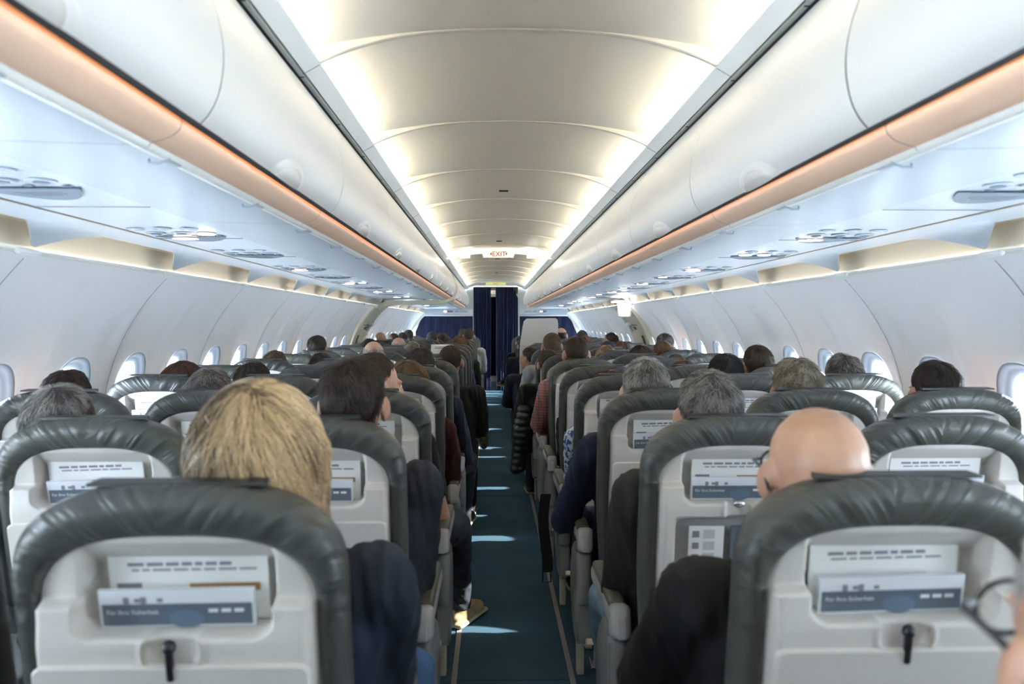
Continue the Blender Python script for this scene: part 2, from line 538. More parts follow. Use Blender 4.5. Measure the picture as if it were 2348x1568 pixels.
# sill trim at the top of the walls, the beige cove above it and the scalloped panel edge
def upper_side(sx):
    ys = np.arange(Y0, Y1 - .2, .02)
    t = MB()
    prof = [(1.500, 1.628), (1.494, 1.627), (1.492, 1.622), (1.495, 1.618), (1.502, 1.614)]
    t.grid(np.array([[(sx * a, y, b) for a, b in prof] for y in (Y0, Y1)]), flip=sx > 0)
    y = JW0 - 5 * PW
    while y < Y1:
        t.rbox((sx * 1.487, y - .02, 1.618), (.018, .12, .020), .008, rot=Matrix.Rotation(sx * .6, 3, 'Y'))
        y += PW
    struct(t.obj('trim_%s' % ('8' if sx < 0 else '9'), M_lip), 'pale ledge along the top of the %s wall' % ('left' if sx < 0 else 'right'))
    c = MB()
    prof = [(1.40, 1.745), (1.50, 1.745), (1.55, 1.72), (1.565, 1.68), (1.55, 1.63), (1.498, 1.614)]
    c.grid(np.array([[(sx * a, y, b) for a, b in prof] for y in (Y0, Y1)]), flip=sx > 0)
    co = struct(c.obj('trim_%s' % ('10' if sx < 0 else '11'), M_cove), 'beige light cove above the %s wall' % ('left' if sx < 0 else 'right'))
    for k in range(-3, 14):
        if not (sx < 0 and 9.2 < JW0 + PW * k + .5 < 10.4):
            MB().tube([(sx * 1.535, JW0 + PW * k + .10, 1.634), (sx * 1.535, JW0 + PW * (k + 1) - .10, 1.634)], .006, 8).obj('light_tube', M_covetube, co)
    # lower ceiling: from under the bins outwards
    g = MB()
    P = []
    for y in ys:
        f = ((y - JW0) / PW) % 1.0
        dn, df = f * PW, (1 - f) * PW        # metres past the node, metres to the next one
        k = max(1 - dn / .34, 0) ** 1.6 if dn < .34 else 0.0
        k = max(k, max(1 - df / .13, 0) ** 1.2)
        e = np.array((1.430, 1.702)) * (1 - k) + np.array((1.488, 1.632)) * k
        row = [(1.302, 1.709), (1.34, 1.709), (1.39, 1.708 - .006 * k)]
        row += [((1.39 * (1 - q) + e[0] * q), (1.708 - .006 * k) * (1 - q) + e[1] * q + .012 * k * math.sin(math.pi * q)) for q in (.25, .5, .75, 1)]
        row += [(e[0] + .004, e[1] + .006), (e[0] - .004, e[1] + .014)]
        P.append([(sx * a, y, b) for a, b in row])
    g.grid(np.array(P), flip=sx < 0)
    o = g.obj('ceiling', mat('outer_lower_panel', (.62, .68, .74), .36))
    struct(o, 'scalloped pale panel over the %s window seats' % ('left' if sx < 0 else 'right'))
    h = MB()
    h.grid(np.array([[(sx * a, y, b) for a, b in ((.984, 1.712), (1.13, 1.714), (1.292, 1.712))] for y in (Y0, Y1 - .2)]), flip=sx < 0)
    h.grid(np.array([[(sx * a, y, b) for a, b in ((.976, 1.716), (.990, 1.716))] for y in (Y0, Y1 - .2)]), 1, flip=sx < 0)
    h.grid(np.array([[(sx * a, y, b) for a, b in ((1.286, 1.713), (1.306, 1.713))] for y in (Y0, Y1 - .2)]), 1, flip=sx < 0)
    for y in np.arange(1.35, 15, .775):
        h.box((sx * 1.138, y, 1.7105), (.30, .003, .002), 1)
    struct(h.obj('ceiling', [mat('service_panel', (.58, .645, .71), .30), M_seam], smooth=False), 'smooth pale blue strip of service panels on the %s' % ('left' if sx < 0 else 'right'))
    # closing shell above the bins, so that no sky shows
    q = MB().grid(np.array([[(sx * a, y, b) for a, b in ((.66, 2.26), (1.2, 2.2), (1.62, 1.75), (1.64, 1.60), (1.60, 1.52))] for y in (Y0, Y1)]), flip=sx > 0)
    struct(q.obj('ceiling', M_gap), 'hidden lining above the %s bins' % ('left' if sx < 0 else 'right'))
for sx in (-1, 1):
    upper_side(sx)

# middle ceiling ----------------------------------------------------
def vault(x):
    x = np.abs(x)
    return np.where(x < .56, 2.236 - .068 * (x / .62) ** 2.2, 0) + np.where(x >= .56, 2.236 - .068 * (.56 / .62) ** 2.2 - (x - .56) * .30, 0)
def rib_low(x):
    x = np.abs(x)
    return vault(x) - .004 - .042 * (x / .565) ** 4
def ceiling_mid():
    mb = MB()
    joints = [JC0 + PC * k for k in range(-6, 15)]
    X = np.linspace(-.645, .645, 61)
    for a, b in zip(joints[:-1], joints[1:]):
        Ys = [a, a + .02, a + .25, b - .25, b - .05, b]
        mb.grid(np.array([[(x, y, float(vault(x))) for x in X] for y in Ys]), flip=True)
    XR = np.linspace(-.60, .60, 49)
    for j in joints:                          # arched ribs between the panels
        for ya, yb in ((j - .008, j + .008),):
            lo = np.minimum(rib_low(XR), vault(XR) - .003)
            hi = vault(XR) + .004
            P = np.array([[(x, ya, h) for x, h in zip(XR, hi)], [(x, ya, l) for x, l in zip(XR, lo)], [(x, yb, l) for x, l in zip(XR, lo)], [(x, yb, h) for x, h in zip(XR, hi)]])
            mb.grid(P, 3, flip=True)
        P = np.array([[(x, j - .0145 + d, l) for x, l in zip(XR, np.minimum(rib_low(XR), vault(XR) - .003) - .0004)] for d in (0, .003)])
        mb.grid(P, 2, flip=True)
    for sx in (-1, 1):
        prof = [(.612, 2.112), (.606, 2.108), (.566, 2.131), (.562, 2.136), (.568, 2.140), (.600, 2.124), (.640, 2.112), (.652, 2.13), (.652, 2.22)]
        mb.grid(np.array([[(sx * p, y, q) for p, q in prof] for y in (joints[0], joints[-1])]), 1, flip=sx < 0)
        for j in joints:
            mb.box((sx * .588, j, 2.1185), (.052, .004, .002), 2, rot=Matrix.Rotation(sx * .52, 3, 'Y'))
    o = struct(mb.obj('ceiling', [M_ceil, M_ceilside, M_seam, mat('ceiling_rib', (.60, .585, .54), .5)], angle=35), 'vaulted warm white ceiling of arched panels over the aisle')
    for a, b in zip(joints[:-1], joints[1:]):
        if b > 15.6:
            continue
        for sx in (-1, 1):
            t = MB().tube([(sx * .620, a + .035, 2.131), (sx * .620, b - .12, 2.131)], .008, 8).obj('light_tube', M_tube, o)
    return o
CEIL = ceiling_mid()
for sx, n in ((-1, 12), (1, 13)):
    t = MB()
    t.box((sx * .6165, (Y0 + 15.2) / 2, 2.104), (.011, 15.2 - Y0, .008))
    t.box((sx * .628, (Y0 + 15.2) / 2, 2.112), (.020, 15.2 - Y0, .006), 1)
    for y in np.arange(1.2, 15, .53):
        t.box((sx * .6165, y, 2.0995), (.012, .006, .002), 1)
    struct(t.obj('trim_%d' % n, [M_track, M_gap], smooth=False), 'grey track between the %s bins and the ceiling' % ('left' if sx < 0 else 'right'))
for k, y in enumerate((4.95, 7.95, 10.1, 12.9)):
    o = MB().rbox((0, 0, 0), (.058, .03, .008), .003).obj('vent_slot', M_gap)
    o.location = (-.004, y, float(vault(0.0)) - .003)
    tag(o, ['largest dark slot in the ceiling, nearest the camera', 'second dark ceiling slot, short of the red arrow exit sign',
            'dark ceiling slot just past the red arrow exit sign', 'farthest dark ceiling slot, near the curtains'][k], 'vent', 'dark slots in the ceiling')

# overhead bins ------------------------------------------------------
DOOR = np.array([(.628, 2.096), (.606, 2.062), (.578, 2.015), (.552, 1.960), (.534, 1.905), (.527, 1.860), (.529, 1.815), (.539, 1.775), (.554, 1.748), (.566, 1.735)])
_ds = np.r_[0, np.cumsum(np.hypot(*np.diff(DOOR, axis=0).T))]
def door_pt(v, off=0.0):
    x = _cr(v, _ds, DOOR[:, 0]); z = _cr(v, _ds, DOOR[:, 1])
    tx = _cr(v + 1e-4, _ds, DOOR[:, 0]) - x; tz = _cr(v + 1e-4, _ds, DOOR[:, 1]) - z
    L = np.hypot(tx, tz)
    return x + tz / L * off, z - tx / L * off      # towards the aisle
def bin_proto(sx, L=PB):
    root = empty('overhead_bin')
    V = np.linspace(0, _ds[-1], 40)
    x, z = door_pt(V)
    xi, zi = door_pt(V, -.012)
    d = MB()
    ya, yb = .003, L - .003
    xe, ze = door_pt(V, -.0015)
    P = [np.c_[sx * xi, np.full(40, ya), zi], np.c_[sx * xe, np.full(40, ya), ze], np.c_[sx * x, np.full(40, ya + .002), z], np.c_[sx * x, np.full(40, ya + .006), z], np.c_[sx * x, np.full(40, ya + .05), z],
         np.c_[sx * x, np.full(40, yb - .05), z], np.c_[sx * x, np.full(40, yb - .006), z], np.c_[sx * x, np.full(40, yb - .002), z], np.c_[sx * xe, np.full(40, yb), ze], np.c_[sx * xi, np.full(40, yb), zi]]
    d.grid(np.array(P[1:-1]), flip=sx > 0)
    d.grid(np.array(P[:2]), 1, flip=sx > 0); d.grid(np.array(P[-2:]), 1, flip=sx > 0)
    # lower edge of the door
    P = np.array([[(sx * x[-1], y, z[-1]), (sx * xi[-1], y, zi[-1])] for y in (ya, yb)])
    d.grid(P, 1, flip=sx < 0)
    door = d.obj('bin_door', [M_bin, M_gap], root, angle=25)
    # latch: half oval cup at the lower edge of the door
    vm = _ds[-1]
    for nm, a, h, b, m, par in (('latch_cup', .128, .055, .007, M_bin, door), ('latch', .098, .042, .015, mat('pearl_latch', (.56, .55, .52), .25), None)):
        q = MB()
        P = []
        for t in np.linspace(0, 1, 12):
            row = []
            for f in np.linspace(0, math.pi, 25):
                r_ = 1 - t
                vv = np.array([vm - h * r_ * math.sin(f)])
                off = b * math.sqrt(max(1 - r_ ** 2, 0)) ** .8
                xx, zz = door_pt(vv, off)
                row.append((sx * xx[0], L / 2 + a * r_ * math.cos(f), zz[0]))
            P.append(row)
        q.grid(np.array(P), flip=sx > 0)
        lo = q.obj(nm, m, par or latch_cup, angle=None)
        if nm == 'latch_cup':
            latch_cup = lo
    # body: dark gap, underside
    bd = MB()
    prof = [(.640, 2.09), (.60, 1.98), (.572, 1.90), (.556, 1.83), (.566, 1.785), (.584, 1.775), (.606, 1.772)]
    bd.grid(np.array([[(sx * a, y, b) for a, b in prof] for y in (0, L)]), 1, flip=sx < 0)
    bd.grid(np.array([[(sx * a, y, b) for a, b in ((.567, 1.7355), (.584, 1.7340), (.584, 1.737))] for y in (0, L)]), 1, flip=sx < 0)
    prof = [(.660, 1.702), (.672, 1.700), (.80, 1.703), (.978, 1.708), (.984, 1.716)]
    bd.grid(np.array([[(sx * a, y, b) for a, b in prof] for y in (.001, L - .001)]), 0, flip=sx < 0)
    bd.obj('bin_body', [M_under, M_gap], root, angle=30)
    # glowing rail under the door
    rl = MB()
    prof = [(.606, 1.772), (.600, 1.748), (.598, 1.737), (.602, 1.7255), (.614, 1.7155), (.632, 1.7080), (.650, 1.7035)]
    rl.grid(np.array([[(sx * a, y, b) for a, b in prof] for y in (.0012, L - .0012)]), 0, flip=sx < 0)
    lip = [(.650, 1.7035), (.654, 1.697), (.662, 1.693), (.671, 1.694), (.675, 1.701)]
    rail = rl.obj('hand_rail', M_rail, root, angle=None)
    MB().grid(np.array([[(sx * a, y, b) for a, b in lip] for y in (.0012, L - .0012)]), 0, flip=sx < 0).obj('rail_lip', M_lip, rail, angle=None)
    MB().box((sx * .5780, L / 2, 1.7525), (.004, L - .01, .004)).obj('light_strip', M_rail_lamp, rail, smooth=False)
    for k in range(2):                        # little hooks on the lip
        yy = .09 + k * .53
        hk = MB()
        hk.tube([(sx * .655, yy, 1.699), (sx * .660, yy - .004, 1.692), (sx * .672, yy - .008, 1.686), (sx * .688, yy - .010, 1.686), (sx * .692, yy, 1.694)], .0026, 6)
        hk.rbox((sx * .664, yy + .03, 1.6955), (.016, .06, .008), .004)
        hk.obj('hook', mat('blue_grey_hook', (.36, .42, .47), .35), rail)
    return root
ORD = ['first', 'second', 'third', 'fourth', 'fifth', 'sixth', 'seventh', 'eighth', 'ninth', 'tenth', 'eleventh', 'twelfth', 'thirteenth', 'fourteenth', 'fifteenth',
       'sixteenth', 'seventeenth', 'eighteenth', 'nineteenth', 'twentieth']
for sx in (-1, 1):
    proto = None
    n = 0
    side = 'left' if sx < 0 else 'right'
    for k in range(-1, 13):
        y = JB0 + k * PB
        if sx < 0 and k >= 8:
            y += .36
        if y + PB > 15.6:
            continue
        if proto is None:
            b = proto = bin_proto(sx)
        else:
            b = copy_tree(proto)
        b.location = (0, y, 0)
        n += 1
        lab = 'white curved overhead bin on the %s, %s from the camera' % (side, ORD[n - 1])
        if sx < 0 and k == 7:
            lab = 'white overhead bin on the left ending at the cream arch'
        if sx < 0 and k == 8:
            lab = 'white overhead bin on the left just past the cream arch'
        tag(b, lab, 'overhead bin', 'overhead bins on the %s' % side)

# passenger service units -------------------------------------------
def psu(sx, y, side, idx, lit, lamps):
    r = empty('service_panel', (sx * 1.145, y, 1.710))
    l = MB()
    n = 24
    back = [(x, -.080, 0) for x in np.linspace(-.125, .125, n)]
    front = [(x, -.080 + .165 * (1 - (x / .125) ** 2), 0) for x in np.linspace(-.125, .125, n)]
    lowb = [(a, b, -.002) for a, b, c in back]; lowf = [(a, b, -.002) for a, b, c in front]
    l.grid(np.array([back, lowb, lowf, front]), flip=True)
    lens = l.obj('sign_lens', M_lens, r, angle=30)
    if lit:
        q = MB()
        for a, b in ((-.055, .004), (-.033, .004), (-.055, -.030), (-.033, -.030), (-.012, -.013), (-.076, -.013)):
            q.rbox((a, b, -.0022), (.019, .030, .0014), .0006)
        q.obj('lit_sign', M_amber, lens)
    else:
        q = MB()
        for b in (.012, -.008, -.028):
            q.box((0, b, -.0023), (.11 if b < .01 else .07, .008, .001))
        q.obj('lettering', M_print, lens, smooth=False)
    for i in range(3):                        # reading lights
        x0 = (-.085, 0, .085)[i]
        bz = MB()
        bz.disc((x0, -.165, .0), .031, .031, .003, 24)
        bz.ell((x0, -.162, -.0005), (.024, .024, .0022), n=16)
        b = bz.obj('reading_light', M_silver, r)
        MB().disc((x0, -.165, -.0030), .017 if not lamps[i] else .027, .017 if not lamps[i] else .027, .002, 18).obj('lens', M_lamp if lamps[i] else M_lens, b, smooth=False)
    for i in range(3):                        # air nozzles and call buttons
        x0 = (-.10, -.012, .075)[i]
        nz = MB()
        nz.disc((x0, -.290, .0), .028, .028, .003, 24)
        nz.ell((x0, -.290, -.001), (.016, .016, .004), n=16)
        nz.obj('air_vent', M_silver, r)
        MB().rbox((x0 + .035, -.105, .0), (.020, .012, .003), .001).obj('call_button', M_lens, r)
    tag(r, 'reading lights and air vents above the %s seats, %s set from the camera%s' % (side, ORD[idx], ', sign lit' if lit else ''), 'overhead panel', 'service panels on the %s' % side)
    return r
PY = [1.12, 1.91, 2.90, 3.67, 4.60, 5.38, 6.15, 6.93, 7.70, 8.48, 9.25, 11.0, 11.8, 12.6, 13.4, 14.2]
for sx, side in ((-1, 'left'), (1, 'right')):
    for i, y in enumerate(PY):
        if sx < 0 and 9.6 < y < 10.4:
            continue
        lit = i % 2 == 0
        lamps = {(-1, 2): (0, 0, 1), (-1, 6): (0, 1, 1), (-1, 8): (0, 0, 1), (1, 3): (1, 1, 0), (1, 4): (1, 0, 0), (1, 5): (1, 0, 0), (1, 7): (1, 0, 0), (1, 9): (1, 0, 0), (1, 11): (1, 1, 0), (-1, 10): (0, 0, 1)}.get((sx, i), (0, 0, 0))
        psu(sx, y, side, i, lit, lamps)

# doors and the cream arch -------------------------------------------
def door(sx, ya, yb, name):
    V = np.linspace(.01, _seg[-1] - .15, 40)
    mb = MB()
    ys = [ya, ya, ya + .03, ya + .12, yb - .12, yb - .03, yb, yb]
    of = [.02, -.030, -.040, -.030, -.030, -.040, -.030, .02]
    P = []
    for y, o in zip(ys, of):
        x, z = wall_pt(V, o)
        P.append(np.c_[sx * x, np.full(40, y), z])
    mb.grid(np.array(P), flip=sx > 0)
    r = struct(mb.obj(name, M_cream, angle=25), 'cream emergency exit door in the %s wall' % ('left' if sx < 0 else 'right'))
    v = MB()
    for y0, y1, va, vb in ((ya + .20, ya + .34, .42, .80), (ya + .44, ya + .60, .30, .34), (ya + .25, yb - .25, .27, .28)):
        Vv = np.linspace(va, vb, 8)
        x, z = wall_pt(Vv, -.034)
        v.grid(np.array([np.c_[sx * x, np.full(8, y), z] for y in (y0, y1)]), flip=sx > 0)
    v.obj('door_slot', mat('dark_slot', (.10, .11, .10), .5), r, angle=None)
    h = MB()
    x, z = wall_pt(np.array([.25, .36]), -.06)
    h.tube([(sx * x[0], yb - .3, z[0]), (sx * x[1], yb - .3, z[1])], .016, 8)
    h.rbox((sx * x[0], yb - .30, z[0]), (.05, .16, .05), .015)
    h.obj('door_handle', M_lip, r)
    return r
door(-1, 9.35, 10.30, 'door_1')
door(1, 9.00, 9.95, 'door_2')
arch = MB()
pr = [(.655, 2.11), (.600, 2.03), (.555, 1.95), (.528, 1.86), (.535, 1.79), (.575, 1.735), (.66, 1.690), (.80, 1.676), (1.1, 1.672), (1.30, 1.668), (1.42, 1.645), (1.50, 1.575)]
P = []
for y, o in ((9.815, .05), (9.815, 0), (10.175, 0), (10.175, .05)):
    P.append([(-(a - .022 * (a < .62) + o * .8), y, b - .030 * (a > .55) + o * (.9 if a > .6 else 0)) for a, b in pr])
arch.grid(np.array(P), flip=True)
struct(arch.obj('trim_14', M_cream, angle=30), 'cream arch across the left bins beside the exit door')
lb = empty('exit_lamp', (1.46, 9.1, 1.56))
MB().rbox((0, 0, 0), (.13, .22, .17), .02).obj('lamp_housing', M_lip, lb)
MB().rbox((-.03, -.113, .0), (.10, .012, .14), .005).obj('lamp_lens', mat('lit_white_lens', (1, 1, 1), .5, emit=((1, .98, .92), 1.0)), lb)
MB().rbox((-.05, -.02, .095), (.16, .36, .02), .008).obj('lamp_arm', mat('lit_white_top', (1, 1, 1), .5, emit=((1, .95, .85), .6)), lb)
tag(lb, 'bright white lamp box over the exit door on the right', 'lamp')

# exit signs ----------------------------------------------------------
def letters(mb, s, size, cx, y, z, mi):
    v, f = text_verts(s, size)
    w = max(p[0] for p in v) - min(p[0] for p in v)
    h = max(p[2] for p in v)
    mb.add([(a - w / 2 + cx, y + b, c - h / 2 + z) for a, b, c in v], f, mi)
    return w, h
sg = empty('exit_sign', (-.005, 8.70, 2.165))
sb = MB()
X = np.linspace(-.60, .60, 41)
hi = vault(X) + .005
lo = np.maximum(2.118 + .030 * np.abs(X) * 0, rib_low(X) - .055 + .03 * (np.abs(X) / .6) ** 2)
for ya, yb in ((.02, .06),):
    sb.grid(np.array([[(x, ya, h - 2.165) for x, h in zip(X, hi)], [(x, ya, l - 2.165) for x, l in zip(X, lo)], [(x, yb, l - 2.165) for x, l in zip(X, lo)], [(x, yb, h - 2.165) for x, h in zip(X, hi)]]), flip=True)
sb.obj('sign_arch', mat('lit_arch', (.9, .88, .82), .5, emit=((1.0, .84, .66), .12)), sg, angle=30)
pl = MB()
pl.rbox((0, 0, .005), (.235, .03, .085), .008)
pl.add([(-.12, -.012, .045), (-.19, .02, .045), (-.165, .02, -.035), (-.12, -.012, -.035)], [(0, 1, 2, 3)])
pl.add([(.12, -.012, .045), (.19, .02, .045), (.165, .02, -.035), (.12, -.012, -.035)], [(3, 2, 1, 0)])
pl.obj('sign_plate', M_signwhite, sg, angle=30)
lt = MB()
w, h = letters(lt, 'EXIT', .075, .002, -.0165, .004, 0)
lt.add([(-.094, -.0165, .006), (-.076, -.0165, .024), (-.076, -.0165, -.014)], [(0, 2, 1)])
lt.add([(.098, -.0165, .006), (.080, -.0165, .024), (.080, -.0165, -.014)], [(0, 1, 2)])
lt.obj('lettering', M_red, sg, smooth=False)
for sx in (-1, 1):
    MB().rbox((sx * .37, -.03, -.015), (.11, .10, .05), .008).obj('lamp', mat('lit_white_lens', (1, 1, 1)), sg)
tag(sg, 'lit white sign reading EXIT in red between two arrows', 'exit sign')
def plain_exit(y, z, w, h, m, label, x0=0.0, size=.07):
    e = empty('exit_sign', (x0, y, z))
    MB().rbox((0, 0, 0), (w, .03, h), .006).obj('sign_plate', m, e)
    q = MB(); letters(q, 'EXIT', size, 0, -.0165, 0, 0)
    q.obj('lettering', M_red, e, smooth=False)
    tag(e, label, 'exit sign')
plain_exit(15.9, 2.205, .40, .062, M_signgreen, 'yellow green EXIT sign on the header above the curtains', .0, .055)
plain_exit(17.6, 2.105, .26, .075, M_signwhite, 'pale EXIT sign seen through the gap of the aisle curtains', .0, .06)

# front end: header, partition, curtains ------------------------------
wf = MB()
for x0, x1, z0, z1 in ((-1.80, -.47, 0, 2.35), (.47, 1.80, 0, 2.35), (-.47, .47, 2.17, 2.35)):
    wf.box(((x0 + x1) / 2, 16.45, (z0 + z1) / 2), (x1 - x0, .05, z1 - z0))
wf.box((0, 16.0, 2.205), (.9, .06, .07))
struct(wf.obj('wall_front', M_creamlight, smooth=False), 'pale cream partition at the front of the cabin')
bk = MB()
bk.box((0, 19.0, 1.2), (3.6, .04, 2.4)); bk.box((-1.2, 17.7, 1.2), (.04, 2.5, 2.4)); bk.box((1.2, 17.7, 1.2), (.04, 2.5, 2.4)); bk.box((0, 17.7, 2.28), (2.4, 2.5, .04)); bk.box((0, 17.63, 2.17), (2.4, .04, .22))
bk.box((0, Y0, 1.15), (3.7, .04, 2.3))  # unseen wall behind the camera, added to keep daylight out of the rear
struct(bk.obj('wall_back', M_creamlight, smooth=False), 'galley wall behind the curtains, with an unseen wall closing the rear')
gl = MB().box((.15, 18.3, 2.25), (.5, .2, .02)).obj('galley_lamp', mat('galley_glow', (1, 1, 1), .5, emit=((1, .9, .7), 1.2)), smooth=False)
tag(gl, 'ceiling lamp of the galley behind the curtains', 'lamp')
def curtain(name, label, x0, x1, z0, z1, y, folds, amp, shape=None, mt=M_curtain, seed=0):
    r_ = np.random.default_rng(seed)
    n, m = max(int((x1 - x0) * 160), 40), 26
    ph = r_.uniform(0, 6, 4)
    P = np.zeros((m, n, 3))
    for i, t in enumerate(np.linspace(0, 1, m)):
        for j, u in enumerate(np.linspace(0, 1, n)):
            zt = z1
            xx = x0 + (x1 - x0) * u
            if shape:
                zt = shape(u)
            z = z0 + (zt - z0) * t
            uu = u + .02 * math.sin(3 * u + ph[0]) * (1 - t)
            a = amp * (.75 + .25 * math.sin(2.1 * uu * folds + ph[1]))
            P[i, j] = (xx + .004 * math.sin(uu * folds * 9 + ph[2]), y + a * math.sin(2 * math.pi * folds * uu + ph[3] + .4 * math.sin(4 * t)), z)
    o = MB().grid(P).obj(name, mt, angle=None)
    md = o.modifiers.new('thickness', 'SOLIDIFY'); md.thickness = .004
    return tag(o, label, 'curtain')
curtain('curtain', 'navy curtain drawn to the left of the aisle gap', -.455, -.10, .03, 2.14, 16.15, 9, .020, seed=1)
curtain('curtain', 'navy curtain right of the aisle gap with a slipped top corner', .005, .46, .03, 2.14, 16.15, 11, .020, shape=lambda u: 2.14 - (.0 if u < .78 else (u - .78) * 1.0), seed=2)
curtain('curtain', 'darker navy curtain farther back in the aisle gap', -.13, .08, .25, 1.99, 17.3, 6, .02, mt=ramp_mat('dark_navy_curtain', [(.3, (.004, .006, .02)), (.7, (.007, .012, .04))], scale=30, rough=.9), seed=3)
curtain('curtain', 'wide navy divider curtain over the left seats', -1.56, -.45, .55, 1.545, 15.3, 7, .010, shape=lambda u: 1.545 - (.30 * max(0, (.16 - u) / .16) ** 1.6 if u < .16 else 0), seed=4)
curtain('curtain', 'wide navy divider curtain over the right seats', .46, 1.62, .55, 1.545, 15.3, 7, .012, shape=lambda u: 1.545 - (.45 * max(0, (u - .80) / .2) ** 1.6 if u > .80 else 0), seed=5)
for sx, side in ((-1, 'left'), (1, 'right')):
    hp = empty('header_panel', (sx * .92, 15.15, 1.625))
    b = MB(); b.rbox((0, 0, 0), (.92, .10, .125), .025); b.obj('panel', M_under, hp)
    q = MB(); q.rbox((sx * -.02, -.052, .01), (.14, .006, .032), .012); q.obj('sign_lens', M_lens, hp)
    MB().rbox((-.05, -.056, .01), (.05, .006, .02), .004).obj('lit_sign', M_amber, hp)
    q = MB()
    for i in range(3):
        q.box((-sx * .17, -.051, .022 - i * .012), (.08, .002, .006)); q.box((-sx * .30, -.051, .022 - i * .012), (.14, .002, .005))
    q.obj('lettering', M_print, hp, smooth=False)
    tag(hp, 'pale sign panel above the %s divider curtain with a lit seat belt sign' % side, 'sign')

# ------------------------------------------------------------------ seats
ROW0, PITCH = 1.07, .775
def row_y(k):
    return ROW0 + PITCH * k
SEATX = {'A': .515, 'M': 1.018, 'W': 1.521}
LEAN = .17
def lean(z):
    return (1.18 - z) * LEAN

def superarc(w, top, zc, n=40, pc=.70, ps=.80):
    th = np.linspace(math.pi, 0, n)
    x = w * np.sign(np.cos(th)) * np.abs(np.cos(th)) ** pc
    z = zc + (top - zc) * np.abs(np.sin(th)) ** ps
    return x, z
ZB = .40
def seat_cover():
    secs = [(.192, 1.107, .010), (.193, 1.109, -.002), (.200, 1.120, -.010), (.212, 1.146, -.012), (.223, 1.165, -.006), (.229, 1.175, .008), (.230, 1.178, .030),
            (.229, 1.178, .052), (.222, 1.170, .070), (.205, 1.148, .082), (.150, 1.09, .088), (.05, 1.0, .090), (.004, .95, .090)]
    P = []
    nl, na = 16, 44
    for w, top, y in secs:
        zc = max(1.035 - (.23 - w) * .9, .80) if w > .18 else top - .09
        x, z = superarc(w, top, zc, na)
        zl = np.linspace(ZB, zc, nl + 1)[:-1]
        X = np.r_[np.full(nl, -w), x, np.full(nl, w)]
        Z = np.r_[zl, z, zl[::-1]]
        X = X * (1 - .10 * sm(.85, .40, Z))
        P.append(np.c_[X, y + lean(Z), Z])
    P = np.array(P)
    mb = MB().grid(P, flip=False)
    me = mb.mesh('backrest_cover', M_leather, angle=None)
    uvl = me.uv_layers.new(name='uv')
    n = P.shape[1]
    arc = np.r_[0, np.cumsum(np.linalg.norm(np.diff(P[6], axis=0), axis=1))]
    cs = np.r_[0, np.cumsum(np.linalg.norm(np.diff(P[:, n // 2], axis=0), axis=1))]
    hgt = P[6][:, 2]
    vi = np.zeros(len(me.loops), dtype=np.int32)
    me.loops.foreach_get('vertex_index', vi)
    # u follows the outline, v rises from the sides to the top edge
    u = arc[vi % n] + cs[vi // n] * .6 * np.where(vi % n < n // 2, 1, -1)
    v = np.clip((hgt[vi % n] - .6) / .58, 0, 1)
    uvl.data.foreach_set('uv', np.c_[u, v].astype(np.float32).ravel())
    return me
PKX, PKB, PKT = .132, .973, 1.092            # literature pocket: half width, bottom, top
def seat_shell(tray_open=False):
    zc, top, w0 = 1.000, 1.111, .1945
    zs = np.r_[np.linspace(ZB, .88, 36)[:-1], np.linspace(.88, 1.111, 70)]
    U = np.linspace(-1, 1, 101)
    P = np.zeros((len(zs), len(U), 3))
    for i, z in enumerate(zs):
        w = w0
        if z > zc:
            s_ = (z - zc) / (top - zc)
            w = w0 * max(1 - s_ ** (1 / .80 * 2), 0) ** (.70 / 2)
        w *= (1 - .10 * float(sm(.85, .40, z)))
        x = U * w
        y = np.full(len(x), .002)
        y += .004 * sm(w - .012, w, np.abs(x))
        # pocket
        rr = .022
        dx = np.abs(x) - (PKX - rr); dz = (PKB + rr) - z
        dd = np.hypot(np.maximum(dx, 0), max(dz, 0)) - rr
        inside = sm(.004, -.003, dd) * float(sm(PKT + .006, PKT - .004, z))
        # lower block that stands out towards the row behind
        e = .197
        blk = sm(1.020, 1.010, z) * sm(e - .004, e - .016, np.abs(x) / (1 - .10 * float(sm(.85, .40, z))))
        bulge = .030 + .010 * sm(1.01, .95, z)
        if tray_open:
            blk = blk * (1 - sm(.938, .932, z) * sm(.155, .150, np.abs(x)) * sm(.665, .672, z))
        y = y - blk * bulge
        y = y * (1 - inside) + inside * (.012 + .042 * sm(PKT, PKT - .05, z))
        # dish for the latch
        rad = np.hypot(x, z - .952)
        dish = sm(.040, .030, rad) * .018 + sm(.048, .042, rad) * (-.003) * sm(.02, .04, rad)
        y += dish * blk
        # lower end runs back under the cushion
        y += .03 * float(sm(.60, .45, z))
        P[i] = np.c_[x, y + lean(z), np.full(len(x), z)]
    return MB().grid(P, flip=False).mesh('back_shell', M_shell, angle=None)
def rslab(mb, x0, x1, z0, z1, y0, y1, r=.03, n=6, mi=0):
    """rounded slab in the leaning plane of a seat back"""
    pts = []
    for cx, cz, a0 in ((x1 - r, z1 - r, 0), (x0 + r, z1 - r, 90), (x0 + r, z0 + r, 180), (x1 - r, z0 + r, 270)):
        for k in range(n + 1):
            a = R(a0 + 90 * k / n)
            pts.append((cx + r * math.cos(a), cz + r * math.sin(a)))
    pts = np.array(pts)
    c = pts.mean(0)
    rings = []
    for s_, y in ((0, y0), (.985, y0), (1, y0 + .25 * (y1 - y0)), (1, y1), (0, y1)):
        q = c + (pts - c) * s_
        rings.append(np.c_[q[:, 0], y + lean(q[:, 1]), q[:, 1]])
    mb.grid(np.array(rings), mi, closed_v=True, flip=True)
    return mb
